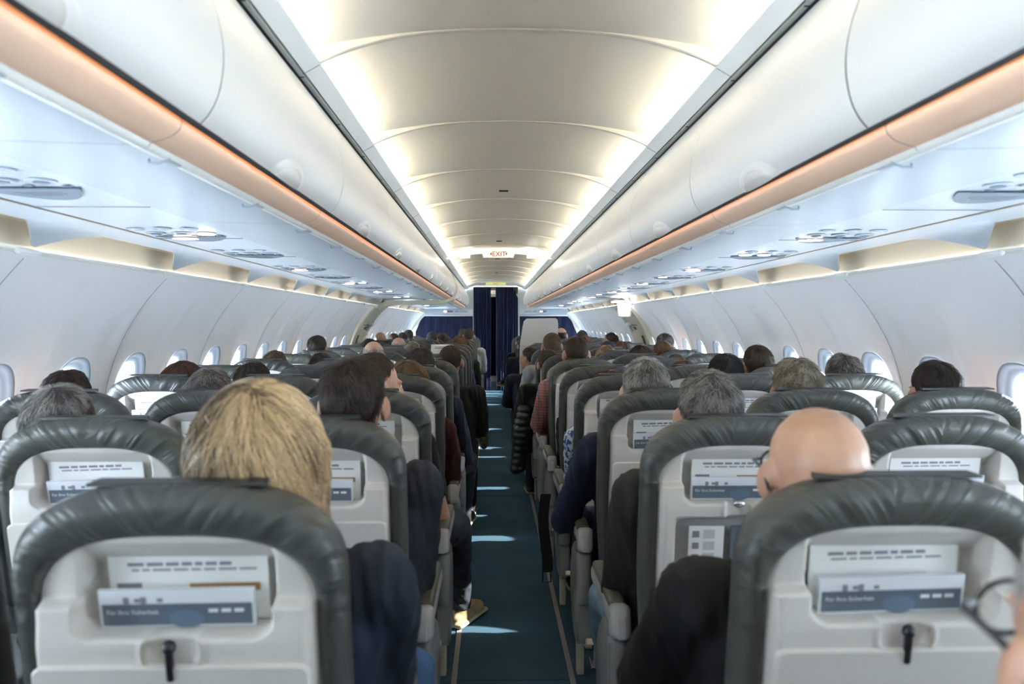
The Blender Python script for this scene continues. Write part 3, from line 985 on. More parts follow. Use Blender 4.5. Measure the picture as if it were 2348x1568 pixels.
def armrest_mesh(pad):
    mb = MB()
    if pad:
        mb.rbox((0, .41, .648), (.046, .36, .030), .012)
    else:
        mb.rbox((0, .40, .618), (.050, .42, .050), .014)
        mb.rbox((0, .195, .618), (.054, .065, .088), .016, rot=Matrix.Rotation(-.25, 3, 'X'))
        mb.rbox((0, .162, .612), (.026, .012, .060), .004, rot=Matrix.Rotation(-.25, 3, 'X'))
    return mb
def side_panel_mesh():
    """rounded fairing under the aisle armrest"""
    mb = MB()
    mb.rbox((0, .215, .475), (.056, .075, .200), .022)
    pts = []
    for k in range(25):
        a = R(-100 + 205 * k / 24)
        pts.append((.28 + .19 * math.cos(a), .40 + .185 * math.sin(a)))
    pts += [(.20, .56), (.19, .24)]
    pts = np.array(pts)
    c = pts.mean(0)
    rings = [np.c_[np.full(len(pts), x), (c + (pts - c) * s_)] for x, s_ in ((-.026, .0), (-.026, .93), (-.020, 1.0), (.020, 1.0), (.026, .93), (.026, .0))]
    mb.grid(np.array(rings), closed_v=True, flip=True)
    return mb
ME = {}
ME['cover'] = seat_cover()
ME['shell'] = seat_shell()
ME['shell_open'] = seat_shell(True)
_t = MB(); rslab(_t, -.188, .188, .655, .934, -.0475, -.034, .014)
ME['tray'] = _t.mesh('tray_table', M_tray, angle=35)
_t = MB(); _t.rbox((0, .005 + lean(.940) - .050, .938), (.010, .012, .050), .004, rot=Matrix.Rotation(.17, 3, 'X'))
_t.ell((0, lean(.955) - .045, .962), (.009, .010, .010))
ME['latch'] = _t.mesh('tray_latch', M_black)
_t = MB(); _t.ell((0, lean(.952) - .022, .968), (.016, .009, .009)); ME['pivot'] = _t.mesh('latch_pivot', M_chrome)
_t = MB()
_t.add([(-.125, .026, 1.1785), (.125, .026, 1.1785), (.118, .055, 1.181), (-.118, .055, 1.181), (-.125, .026, 1.174), (.125, .026, 1.174), (.118, .055, 1.172), (-.118, .055, 1.172)],
       [(0, 1, 2, 3), (4, 7, 6, 5), (0, 4, 5, 1), (1, 5, 6, 2), (2, 6, 7, 3), (3, 7, 4, 0)])
ME['flap'] = _t.mesh('headrest_flap', M_leather_plain, smooth=False)
_t = MB(); _t.rbox((0, .365, .405), (.455, .43, .12), .045, seg=4); _t.rbox((0, .36, .345), (.44, .38, .05), .01)
ME['cushion'] = _t.mesh('seat_cushion', M_leather_plain, angle=None)
ME['arm'] = armrest_mesh(False).mesh('armrest', M_lightgrey)
ME['pad'] = armrest_mesh(True).mesh('arm_pad', M_olive)
ME['side'] = side_panel_mesh().mesh('side_panel', M_grey, angle=40)
_t = MB(); _t.rbox((0, .34, .255), (.030, .40, .022), .006, rot=Matrix.Rotation(-.35, 3, 'X')); _t.rbox((0, .50, .15), (.03, .05, .24), .008)
ME['bar'] = _t.mesh('foot_bar', M_creamseat)
_t = MB(); _t.tube([(0, .25, .34), (0, .18, .012)], .016, 8); _t.rbox((0, .19, .012), (.05, .10, .022), .006)
ME['leg'] = _t.mesh('leg', M_chrome)
_t = MB(); _t.tube([(0, .50, .34), (0, .55, .012)], .016, 8); _t.rbox((0, .545, .012), (.05, .10, .022), .006)
ME['leg2'] = _t.mesh('leg', M_chrome)
_t = MB(); rslab(_t, -.145, .145, .672, .926, .000, .004, .02); ME['inner'] = _t.mesh('inner_panel', M_lightgrey, angle=35)

SIDE = {-1: 'left', 1: 'right'}
PLACE = {'A': 'aisle seat', 'M': 'middle seat', 'W': 'window seat'}
def make_seat(sx, c, k, tray_open=False, y=None):
    s = sx
    r = empty('airliner_seat', (s * SEATX[c], row_y(k) if y is None else y, 0))
    link('backrest_cover', ME['cover'], r)
    sh = link('back_shell', ME['shell_open' if tray_open else 'shell'], r)
    link('headrest_flap', ME['flap'], r)
    link('seat_cushion', ME['cushion'], r)
    if not tray_open:
        t = link('tray_table', ME['tray'], r)
        link('tray_latch', ME['latch'], t)
    else:
        link('inner_panel', ME['inner'], sh)
        t = MB(); t.rbox((0, -.16, .652), (.40, .26, .018), .008)
        for q in (-1, 1):
            t.tube([(q * .188, .02 + lean(.62), .60), (q * .188, -.06, .648)], .010, 8)
        t.obj('tray_table', M_tray, r)
        link('tray_latch', ME['pivot'], sh)
    a = link('armrest', ME['arm'], r, (-s * .2575, 0, 0)); link('arm_pad', ME['pad'], a)
    if c == 'A':
        link('side_panel', ME['side'], r, (-s * .2575, 0, 0))
        link('foot_bar', ME['bar'], r, (-s * .240, 0, -.06))
    if c == 'W':
        a = link('armrest', ME['arm'], r, (s * .2575, 0, 0)); link('arm_pad', ME['pad'], a)
        a.location.x = s * .255
    if c in 'AW':
        link('leg', ME['leg'], r, (-s * .17 if c == 'A' else 0, 0, 0)); link('leg', ME['leg2'], r, (-s * .17 if c == 'A' else 0, 0, 0))
    return r
SEATS = {}
def base_label(sx, c, k):
    return '%s, %s row from the camera on the %s' % (PLACE[c], ORD[k], SIDE[sx])
NR = 18
for k in range(NR):
    for sx in (-1, 1):
        for c in 'AMW':
            if sx == 1 and k == 11 and c == 'A':
                continue
            op = (sx, c, k) == (1, 'A', 1)
            r = make_seat(sx, c, k, op, {(1, 'A', 0): 1.10}.get((sx, c, k)))
            SEATS[(sx, c, k)] = r
            lab = 'grey leather ' + base_label(sx, c, k)
            lab = {(-1, 'A', 0): 'grey seat at the lower left, behind the blond passenger', (1, 'A', 0): 'grey seat at the lower right, behind the bald man',
                   (1, 'A', 1): 'grey seat with its tray folded down, in front of the bald man', (-1, 'A', 1): 'grey seat holding the man in the navy suit, left of the aisle'}.get((sx, c, k), lab)
            tag(r, lab, 'airplane seat', 'grey leather seats in rows of three')
# the row of the camera: only the seat that carries the passenger at the right edge
r = make_seat(1, 'A', 0, y=row_y(-1))
tag(r, 'grey seat of the passenger with dark glasses at the lower right edge', 'airplane seat', 'grey leather seats in rows of three')
for k in (-1, -2, -3):
    for sx in (-1, 1):
        for c in 'AMW':
            if (k, sx, c) == (-1, 1, 'A'):
                continue
            tag(make_seat(sx, c, 0, y=row_y(k)), 'grey leather %s %s' % (PLACE[c], ('in the row of the camera', 'one row behind the camera', 'two rows behind the camera')[-k - 1] + ' on the ' + SIDE[sx]),
                'airplane seat', 'grey leather seats in rows of three')
# the tall seat with a white cloth cover
ts = empty('airliner_seat', (.50, row_y(11), 0))
q = MB()
pts = [(-.235, 1.13), (-.20, 1.36), (-.185, 1.43), (-.15, 1.462), (.20, 1.468), (.225, 1.45), (.232, 1.40), (.232, 1.13)]
n = len(pts)
q.add([(x, 0, z) for x, z in pts] + [(x, .09, z) for x, z in pts], [tuple(range(n)), tuple(reversed(range(n, 2 * n)))] + [((i + 1) % n, i, n + i, n + (i + 1) % n) for i in range(n)])
q.obj('cloth_cover', mat('white_cloth', (.62, .62, .62), .85, bump=(14, .5, .02)), ts, smooth=False)
q = MB(); q.rbox((0, .05, .60), (.47, .10, 1.06), .02); q.obj('backrest', mat('pale_blue_grey_shell', (.42, .45, .48), .5), ts)
link('seat_cushion', ME['cushion'], ts); a = link('armrest', ME['arm'], ts, (-.26, 0, 0)); link('arm_pad', ME['pad'], a)
link('leg', ME['leg'], ts, (.1, 0, 0)); link('leg', ME['leg2'], ts, (.1, 0, 0))
tag(ts, 'tall seat with a white cloth cover right of the aisle', 'airplane seat')

# leaflets in the seat pockets ----------------------------------------
_r5 = np.random.default_rng(5)
def leaflet_mesh(v):
    mb = MB()
    w, h = .112, .106
    mb.box((0, 0, h / 2), (w * 2, .003, h))
    y = -.0019
    for row, (a, b, t) in enumerate(((-.085, .060, .0052), (-.080, .075, .0030))):
        x = a
        z = h - .020 - row * .0085
        while x < b:
            L = _r5.uniform(.010, .026)
            mb.box((x + L / 2, y, z), (L, .0006, t), 1); x += L + .004
    if v % 2 == 0:
        mb.box((.05, y, .050), (.10, .0006, .012), 2)
        mb.box((-.085, y, .050), (.035, .0006, .016), 1)
    else:
        mb.box((-.02, y, .048), (.17, .0006, .012), 3)
    return mb.mesh('leaflet', [M_paper, M_print, M_brownprint, M_clear], smooth=False)
def card_mesh(v):
    mb = MB()
    w, h = .108, .056
    mb.box((0, 0, h / 2), (w * 2, .006, h), 3)
    y = -.0034
    mb.box((0, y, .019), (w * 2 - .008, .0006, .032), 1)
    t, f = text_verts('Für Ihre Sicherheit', .0095)
    mb.add([(a - .098, y - .0006, c + .020) for a, b, c in t], f, 0)
    t, f = text_verts('For your safety', .0075)
    mb.add([(a - .098, y - .0006, c + .010) for a, b, c in t], f, 2)
    for i in range(4):
        mb.box((-.07 + .012 * i * (1 + .3 * (i % 2)), y, .0405), (.008, .0006, .006 if i % 2 else .010), 4)
    for i in range(3):
        mb.box((.050 + .018 * i, y - .0006, .024), (.013, .0006, .005), 0)
    mb.ell((.012, y, .012), (.026, .0012, .014), mi=2)
    return mb.mesh('safety_card', [M_paper, M_band, mat('card_blue', (.13, .18, .25), .4), M_clear, M_print], smooth=False)
LM = [leaflet_mesh(0), leaflet_mesh(1)]
CM = card_mesh(0)
POCKETS = [(-1, 'A', 0), (1, 'A', 0), (-1, 'A', 1), (-1, 'M', 1), (1, 'A', 1), (1, 'M', 1), (-1, 'M', 2), (-1, 'A', 2), (1, 'A', 2), (1, 'M', 2), (-1, 'W', 3), (-1, 'W', 2), (1, 'W', 2),
           (1, 'A', 3), (1, 'M', 3), (-1, 'M', 3), (-1, 'A', 3), (1, 'W', 3), (1, 'A', 4), (1, 'A', 5), (-1, 'A', 5), (-1, 'M', 4)]
for i, (sx, c, k) in enumerate(POCKETS):
    s = SEATS[(sx, c, k)]
    tilt = Euler((.165, random.uniform(-.03, .03), 0))
    wh = {(-1, 'A', 0): 'the lower left seat', (1, 'A', 0): 'the lower right seat', (1, 'A', 1): 'the seat with its tray down'}.get((sx, c, k), base_label(sx, c, k).replace(' from the camera', ''))
    b = s.location
    l = link('leaflet', LM[i % 2], None, (b.x + .006 * (-1) ** i, b.y + lean(PKB) + .0300, PKB + .0015))
    l.rotation_euler = tilt
    tag(l, 'white printed leaflet, ' + wh, 'leaflet', 'white leaflets in the seat pockets')
    l = link('safety_card', CM, None, (b.x - .004, b.y + lean(PKB) + .0060, PKB + .0012))
    l.rotation_euler = tilt
    tag(l, 'blue banded safety card, ' + wh, 'safety card', 'safety cards in the seat pockets')
# papers in the lower net of the seat whose tray is down
b = SEATS[(1, 'A', 1)].location
q = MB()
q.box((0, 0, .10), (.085, .003, .20))
for i in range(6):
    q.box((-.026, -.002, .18 - i * .030), (.016, .0008, .016), 1)
    q.box((.006, -.002, .18 - i * .030), (.028, .0008, .022), 2)
q.box((.006, -.0026, .06), (.028, .0008, .02), 3); q.box((-.026, -.0026, .03), (.02, .0008, .014), 4)
o = q.obj('instruction_card', [M_paper, M_print, mat('card_grey', (.5, .52, .52), .5), mat('card_green', (.05, .35, .12), .5), mat('card_red', (.5, .06, .04), .5)], smooth=False)
o.location = (b.x - .075, b.y + lean(.76) - .012, .715); o.rotation_euler = (.17, 0, 0)
tag(o, 'white instruction card with rows of symbols above the folded down tray', 'card')
q = MB(); q.box((0, 0, .10), (.15, .004, .20))
o = q.obj('magazine', M_band, smooth=False)
o.location = (b.x + .06, b.y + lean(.76) - .010, .715); o.rotation_euler = (.17, 0, 0)
tag(o, 'slate blue magazine beside the instruction card above the tray', 'magazine')

# ------------------------------------------------------------------ people
def head_prims(mb, c, Rm):
    def E(p, r, rot=None):
        mb.ell(Vector(c) + Rm @ Vector(p), r, rot=Rm @ rot if rot is not None else Rm, n=18)
    def Cp(p0, r0, p1, r1):
        mb.cap(Vector(c) + Rm @ Vector(p0), r0, Vector(c) + Rm @ Vector(p1), r1)
    E((0, -.012, .030), (.077, .097, .086))
    E((0, -.030, .000), (.070, .074, .070))
    E((0, .030, -.025), (.062, .066, .088))
    E((0, .045, -.076), (.046, .046, .036))
    E((0, .074, -.098), (.020, .018, .016))
    for s in (-1, 1):
        E((s * .036, .062, -.030), (.025, .026, .030))
        E((s * .085, -.008, -.006), (.008, .021, .035), Matrix.Rotation(s * -.45, 3, 'Z') @ Matrix.Rotation(.15, 3, 'X'))
        E((s * .079, .002, -.030), (.009, .013, .013))
        E((s * .079, -.001, -.004), (.012, .012, .024))
        E((s * .011, .102, -.036), (.010, .010, .008))
        E((s * .030, .080, .004), (.015, .010, .010))
    Cp((0, .094, .012), .008, (0, .112, -.030), .012)
    E((0, .084, .020), (.050, .013, .009))
    E((0, .090, -.060), (.024, .011, .006)); E((0, .088, -.069), (.020, .011, .006))

BASE = dict(pelvis=(0, .345, .55), waist=(0, .315, .70), chest=(0, .265, .90), collar=(0, .235, 1.035), head=(0, .185, 1.212), yaw=0.0, tilt=0.0,
            shR=(.180, .25, .985), shL=(-.180, .25, .985), elR=(.235, .37, .72), elL=(-.235, .37, .72), wrR=(.10, .585, .655), wrL=(-.10, .585, .655),
            hipR=(.095, .37, .525), hipL=(-.095, .37, .525), knR=(.115, .735, .565), knL=(-.115, .735, .565), anR=(.115, .80, .095), anL=(-.115, .80, .095),
            toR=(.125, .97, .035), toL=(-.125, .97, .035), sleeve=1.0, bulk=1.0)
def hand_prims(mb, w, d, side):
    """palm, four bent fingers of different length and a thumb; d points along the hand"""
    w, d = Vector(w), Vector(d).normalized()
    up = Vector((0, 0, 1))
    a = d.cross(up).normalized()
    n = a.cross(d).normalized()
    rot = Matrix((a, d, n)).transposed()
    mb.ell(w + d * .045, (.040, .050, .016), rot=rot)
    for i, L in enumerate((.066, .076, .070, .054)):
        o = w + d * .085 + a * ((i - 1.5) * .0225)
        m = o + d * (L * .5) + n * .002 + a * ((i - 1.5) * .003)
        e = m + d * (L * .36) - n * (L * .32)
        mb.cap(o - d * .02, .0092, m, .0084); mb.cap(m, .0084, e, .0072)
    s = side
    o = w + d * .025 - a * (s * .030)
    m = o + d * .035 - a * (s * .028) - n * .006
    mb.cap(o, .0125, m, .0105); mb.cap(m, .0105, m + d * .030 - a * (s * .004) - n * .008, .0085)

def pose(**kw):
    p = dict(BASE); p.update(kw); return p
def head_mat(p):
    return Matrix.Rotation(-p['yaw'], 3, 'Z') @ Matrix.Rotation(p['tilt'], 3, 'Y')
def lerp(a, b, t):
    return tuple(Vector(a).lerp(Vector(b), t))
def body_mesh(p, skin, voxel=.0055):
    mb = MB()
    c = p['collar']; h = p['head']
    Rm = head_mat(p)
    head_prims(mb, h, Rm)
    nb = Vector(h) + Rm @ Vector((0, -.022, -.055))
    mb.cap(nb, .056, (c[0], c[1] + .0, c[2] - .01), .062)
    mb.loft([((p['pelvis'][0], p['pelvis'][1], p['pelvis'][2] - .06), .150, .115), (p['waist'], .135, .100), (p['chest'], .155, .108), ((c[0], c[1] + .01, c[2] - .05), .120, .075), ((c[0], c[1], c[2] + .01), .062, .056)])
    for s in 'RL':
        mb.cap(p['sh' + s], .050, p['el' + s], .040); mb.cap(p['el' + s], .041, p['wr' + s], .027)
        sg_ = 1 if s == 'R' else -1
        mb.cap(p['hip' + s], .078, p['kn' + s], .054); mb.cap(p['kn' + s], .052, p['an' + s], .036)
        mb.cap(p['an' + s], .034, p['to' + s], .026)
        hand_prims(mb, p['wr' + s], Vector(p['wr' + s]) - Vector(p['el' + s]), sg_)
    return union_mesh('person', mb, skin, voxel, 3)
from mathutils import noise as mnoise
def folds(me, amp=.0075, f=(13, 13, 7), seed=0.0):
    me.update()
    nn = [v.normal.copy() for v in me.vertices]
    for v, nr in zip(me.vertices, nn):
        c = v.co
        a = mnoise.noise(Vector((c.x * f[0] + seed, c.y * f[1], c.z * f[2] + 2.5 * c.x * f[0])))
        b = mnoise.noise(Vector((c.x * 34, c.y * 34 + seed, c.z * 20)))
        v.co = c + nr * (amp * (1 - 2.2 * abs(a)) + .3 * amp * b - amp * .4)
    me.update()
    return me
def top_mesh(p, m, voxel=.009):
    mb = MB()
    c = p['collar']; k = p['bulk']
    mb.loft([((p['pelvis'][0], p['pelvis'][1], p['pelvis'][2] - .05), .185 * k, .150 * k), ((p['pelvis'][0], p['pelvis'][1], p['pelvis'][2] + .05), .178 * k, .142 * k), (p['waist'], .165 * k, .128 * k), (p['chest'], .183 * k, .130 * k),
             ((c[0], c[1] + .012, c[2] - .055), .160 * k, .092 * k), ((c[0], c[1] + .006, c[2] - .012), .105, .074), ((c[0], c[1], c[2] + .018), .071, .066)], n=24)
    for s in 'RL':
        sg_ = 1 if s == 'R' else -1
        mb.cap((c[0] + sg_ * .09, c[1] + .01, c[2] - .045), .058, p['sh' + s], .067 * k)
        if p['sleeve'] >= 1:
            mb.cap(p['sh' + s], .068 * k, p['el' + s], .055 * k)
            mb.cap(p['el' + s], .056 * k, lerp(p['el' + s], p['wr' + s], .96), .040 * k)
        else:
            mb.cap(p['sh' + s], .068 * k, lerp(p['sh' + s], p['el' + s], p['sleeve']), .060 * k)
    return folds(union_mesh('top', mb, m, voxel, 5))
def legs_mesh(p, m, voxel=.009):
    mb = MB()
    for s in 'RL':
        mb.cap(p['hip' + s], .092, p['kn' + s], .068); mb.cap(p['kn' + s], .067, p['an' + s], .050)
    mb.ell((p['pelvis'][0], p['pelvis'][1] + .01, p['pelvis'][2] - .03), (.165, .13, .09))
    return folds(union_mesh('trousers', mb, m, voxel, 5), .006, (9, 15, 15), 3.0)
def shoe_mesh(p, s, m):
    mb = MB()
    a, t = Vector(p['an' + s]), Vector(p['to' + s])
    d = (t - a); d.z = 0; d.normalize()
    rot = Matrix.Rotation(math.atan2(-d.x, d.y), 3, 'Z')
    f = Vector((a.x, a.y, t.z - .035))
    q = MB()
    q.ell(f + d * .055 + Vector((0, 0, .045)), (.042, .125, .040), rot=rot)
    q.ell(f + d * .120 + Vector((0, 0, .040)), (.048, .085, .034), rot=rot)
    q.cap(f + Vector((0, 0, .05)), .042, f + Vector((0, 0, .090)), .046)
    q.rbox(f + d * .072 + Vector((0, 0, .012)), (.092, .285, .022), .010, rot=rot)
    me = union_mesh('shoe', q, m, .006, 3)
    sole = mat('pale_sole', (.42, .40, .26), .7)
    me.materials.append(sole)
    z0 = f.z + .022
    for pl_ in me.polygons:
        if pl_.center.z < z0:
            pl_.material_index = 1
    return me

# reference head, for fitting the hair
_hb = MB(); head_prims(_hb, (0, 0, 0), Matrix.Identity(3)); _hb.cap((0, -.022, -.055), .056, (0, .03, -.18), .062)
_hm = union_mesh('ref_head', _hb, M_skin, .006, 3)
_bm = bmesh.new(); _bm.from_mesh(_hm); BVH = BVHTree.FromBMesh(_bm); _bm.free(); bpy.data.meshes.remove(_hm)
CROWN = Matrix.Rotation(R(18), 3, 'X')       # the crown sits a little behind the top
HC = Vector((0, -.015, .020))
_rad = {}
def hdir(pol, az):
    """az 0 = face, pi = back of the head"""
    return CROWN @ Vector((math.sin(pol) * math.sin(az), math.sin(pol) * math.cos(az), math.cos(pol)))
def hrad(pol, az):
    key = (round(pol, 2), round(az, 2))
    if key not in _rad:
        d = hdir(pol, az)
        hit = BVH.ray_cast(HC + d * .4, -d)
        r = (hit[0] - HC).length if hit[0] is not None else .1
        if pol > 1.9 and r > .12:
            r = .12
        # ears must not carry the hair outwards
        if .9 < abs((az + math.pi) % (2 * math.pi) - math.pi) < 2.4 and pol > 1.1:
            r = min(r, .087)
        _rad[key] = r
    return _rad[key]
def hairline(az, style):
    a = abs((az + math.pi) % (2 * math.pi) - math.pi)       # 0 face .. pi back
    front = {'long': 1.30, 'bob': 1.25}.get(style, 1.15)
    side = {'long': 1.9, 'bob': 1.42 if math.sin(az) > 0 else 1.75}.get(style, 1.36)
    back = {'long': 2.30, 'bob': 2.14, 'short': 1.93, 'buzz': 1.90, 'grey': 1.95, 'ring': 1.90}.get(style, 1.93)
    if a < 1.35:
        return front + (side - front) * float(sm(.7, 1.35, a))
    return side + (back - side) * float(sm(1.55, 2.3, a))
def in_hair(pol, az, style):
    a = abs((az + math.pi) % (2 * math.pi) - math.pi)
    if style == 'ring':
        return pol > 1.15 - .25 * float(sm(1.2, 2.6, a)) and a > 1.1
    return True
THICK = {'short': .011, 'grey': .013, 'buzz': .004, 'long': .024, 'bob': .019, 'ring': .006}
def thick(pol, az, style):
    hl = hairline(az, style)
    t = THICK[style]
    e = float(sm(hl, hl - (.35 if style in ('long', 'bob') else .55), pol))
    k = t * (.22 + .78 * e)
    if style in ('long', 'bob'):
        a = abs((az + math.pi) % (2 * math.pi) - math.pi)
        k = t * (.8 + .55 * float(sm(.6, 1.5, pol)) * float(sm(.8, 2.0, a)))
    return k
def hair_cap_mesh(style, m, seed):
    r_ = np.random.default_rng(seed)
    na, npol = 56, 22
    P = np.zeros((npol + 2, na, 3))
    ph = r_.uniform(0, 6, 6)
    p0 = .02
    for j in range(na):
        az = 2 * math.pi * j / na
        hl = hairline(az, style)
        st = p0
        if style == 'ring':
            a = abs((az + math.pi) % (2 * math.pi) - math.pi)
            st = 1.20 - .25 * float(sm(1.2, 2.6, a))
            if a < 1.1:
                hl = st + .02
        for i in range(npol):
            pol = st + (hl - st) * i / (npol - 1)
            tk = thick(pol, az, style)
            nz = 1 + .16 * math.sin(5 * az + ph[0] + 3 * pol) + .13 * math.sin(9 * az + ph[1] - 4 * pol) + .10 * math.sin(7 * pol + ph[2] + 3 * az)
            if style == 'ring' and i < 3:
                tk *= .1 + .3 * i
            P[i, j] = HC + hdir(pol, az) * (hrad(pol, az) + tk * nz)
        P[npol, j] = HC + hdir(hl + .03, az) * (hrad(hl, az) - .002)
        P[npol + 1, j] = HC + hdir(hl - .10, az) * (hrad(hl, az) - .012)
    mb = MB().grid(P, closed_v=True, flip=False)
    if style != 'ring':
        c = len(mb.v)
        mb.v.append(tuple(HC + hdir(0, 0) * (hrad(0, 0) + THICK[style])))
        mb.f += [(j, c, (j + 1) % na)[::-1] for j in range(na)]; mb.mi += [0] * na
    return mb.mesh('hair', m, angle=None)
def hair_strands(style, n, seed, L, rad, m, messy=.25, part=0.0):
    r_ = np.random.default_rng(seed)
    K = 7 if style in ('long', 'bob') else 4
    pts, tint = [], []
    ph = r_.uniform(0, 6, 4)
    per = 26 if K > 4 else 12
    while len(pts) < n:
        az = r_.uniform(0, 2 * math.pi)
        hl = hairline(az, style)
        pol = math.acos(1 - r_.uniform(0, 1) * (1 - math.cos(min(hl, 3.0))))
        if not in_hair(pol, az, style):
            continue
        csw = r_.normal(0, messy) + .25 * math.sin(2 * az + ph[0]) + part
        ctint = r_.uniform(0, 1)
        if style == 'bob':
            ctint = min(max(.65 * ctint + .12 + .22 * math.sin(az) + .16 * math.sin(3 * az + 2.5 * pol + ph[1]), 0), 1)
        clift = r_.uniform(0, 1) ** 1.3
        cl = L * r_.uniform(.7, 1.25)
        spread = .085 if K > 4 else .10
        for _ in range(per):
            ja, jp = r_.normal(0, spread, 2)
            ja /= max(math.sin(max(pol, .3)), .3)
            lift = min(max(clift + r_.normal(0, .22), 0), 1.2)
            ln = cl * r_.uniform(.8, 1.15)
            sw = csw + r_.normal(0, messy * .35)
            q = []
            for i in range(K):
                t = i / (K - 1)
                k = 1 - .55 * t                       # strands of a clump close up towards the tip
                dp = ln * t / .10
                pp = abs(pol + jp * k + dp * math.cos(sw))
                aa = az + ja * k + dp * math.sin(sw) / max(math.sin(max(pp, .25)), .25)
                lim = hairline(aa, style) + (.10 if K > 4 else .02)
                over = max(pp - lim, 0)
                pp = min(pp, lim)
                r0 = hrad(pp, aa) + thick(pp, aa, style) * (.92 + .30 * lift) + (.0030 if K > 4 else .0012) + (.50 if style in ('short', 'grey') else .22) * ln * t * lift * (messy + .12 if K == 4 else .12)
                v = HC + hdir(pp, aa) * r0
                v.z -= over * .09
                q.append(v)
            pts.append(q)
            tint.append(min(max(ctint + r_.normal(0, .13), 0), 1))
    n = len(pts)
    A = np.array([[tuple(v) for v in q] for q in pts], dtype=np.float32)
    cu = bpy.data.hair_curves.new('hair_strands')
    cu.add_curves([K] * n)
    cu.attributes['position'].data.foreach_set('vector', A.ravel()) if 'position' in cu.attributes else cu.points.foreach_set('position', A.ravel())
    ra = cu.attributes.new('radius', 'FLOAT', 'POINT')
    rr = np.tile(np.r_[np.full(K - 2, rad), rad * .8, rad * .35], n).astype(np.float32)
    ra.data.foreach_set('value', rr)
    cu.attributes.new('tint', 'FLOAT', 'CURVE').data.foreach_set('value', np.array(tint, dtype=np.float32))
    cu.materials.append(m)
    return cu
def hair_mat(name, c1, c2, rough=.42):
    m = mat('hair_' + name, c1, rough, spec=.45)
    nt = m.node_tree
    b = nt.nodes['Principled BSDF']
    hi_ = nt.nodes.new('ShaderNodeAttribute'); hi_.attribute_name = 'tint'
    r = nt.nodes.new('ShaderNodeValToRGB')
    r.color_ramp.elements[0].color = (*c1, 1); r.color_ramp.elements[1].color = (*c2, 1)
    r.color_ramp.elements[0].position = .1; r.color_ramp.elements[1].position = .9
    nt.links.new(hi_.outputs['Fac'], r.inputs['Fac']); nt.links.new(r.outputs[0], b.inputs['Base Color'])
    return m
HAIR = {
    'blond': ((.075, .045, .023), (.66, .48, .27)), 'darkbrown': ((.012, .008, .0055), (.075, .052, .036)), 'brown': ((.026, .015, .008), (.085, .050, .028)),
    'grey': ((.045, .040, .035), (.48, .45, .41)), 'darkgrey': ((.014, .012, .010), (.33, .30, .27)), 'lightgrey': ((.20, .185, .165), (.62, .60, .57)),
    'ginger': ((.085, .032, .010), (.24, .11, .04)), 'lightbrown': ((.06, .036, .017), (.20, .125, .062)), 'black': ((.008, .008, .009), (.028, .027, .028)),
    'goldgrey': ((.12, .10, .060), (.50, .45, .33)), 'auburn': ((.055, .020, .010), (.13, .052, .024)), 'sand': ((.08, .047, .024), (.22, .14, .08))}
HM = {k: hair_mat(k, *v) for k, v in HAIR.items()}
HCAP = {k: mat('hair_base_' + k, tuple(.65 * a + .12 * b for a, b in zip(*v)), .6, bump=(70, .8, .004)) for k, v in HAIR.items()}

def cloth(name, col, rough=.85, scale=30):
    if max(col) < .1:
        col = tuple(.5 * c for c in col)
    return ramp_mat('cloth_' + name, [(.3, tuple(.75 * c for c in col)), (.7, tuple(1.2 * c for c in col))], scale=scale, rough=rough, bump=.55, dist=.010, detail=4, vec_scale=(.5, .5, .35))
CL = {'navy': cloth('navy', (.020, .032, .066)), 'suit': cloth('suit', (.036, .043, .062)), 'black': cloth('black', (.008, .008, .009)), 'charcoal': cloth('charcoal', (.040, .039, .036)),
      'blue_sweater': cloth('blue_sweater', (.010, .022, .075)), 'grey': cloth('grey', (.30, .32, .35)), 'maroon': cloth('maroon', (.085, .008, .010)), 'orange': cloth('orange', (.40, .09, .03)),
      'purple': cloth('purple', (.09, .07, .20)), 'green': cloth('green', (.02, .07, .045)), 'white': cloth('white', (.62, .62, .64)), 'jeans': cloth('jeans', (.020, .034, .052)),
      'lightjeans': cloth('lightjeans', (.16, .25, .33)), 'bluejeans': cloth('bluejeans', (.030, .075, .17)), 'brown': cloth('brown', (.08, .05, .03)), 'darkblue': cloth('darkblue', (.014, .03, .07))}
CL['print'] = ramp_mat('cloth_print', [(.40, (.62, .70, .80)), (.50, (.05, .12, .35))], scale=45, rough=.8, detail=4, constant=True)
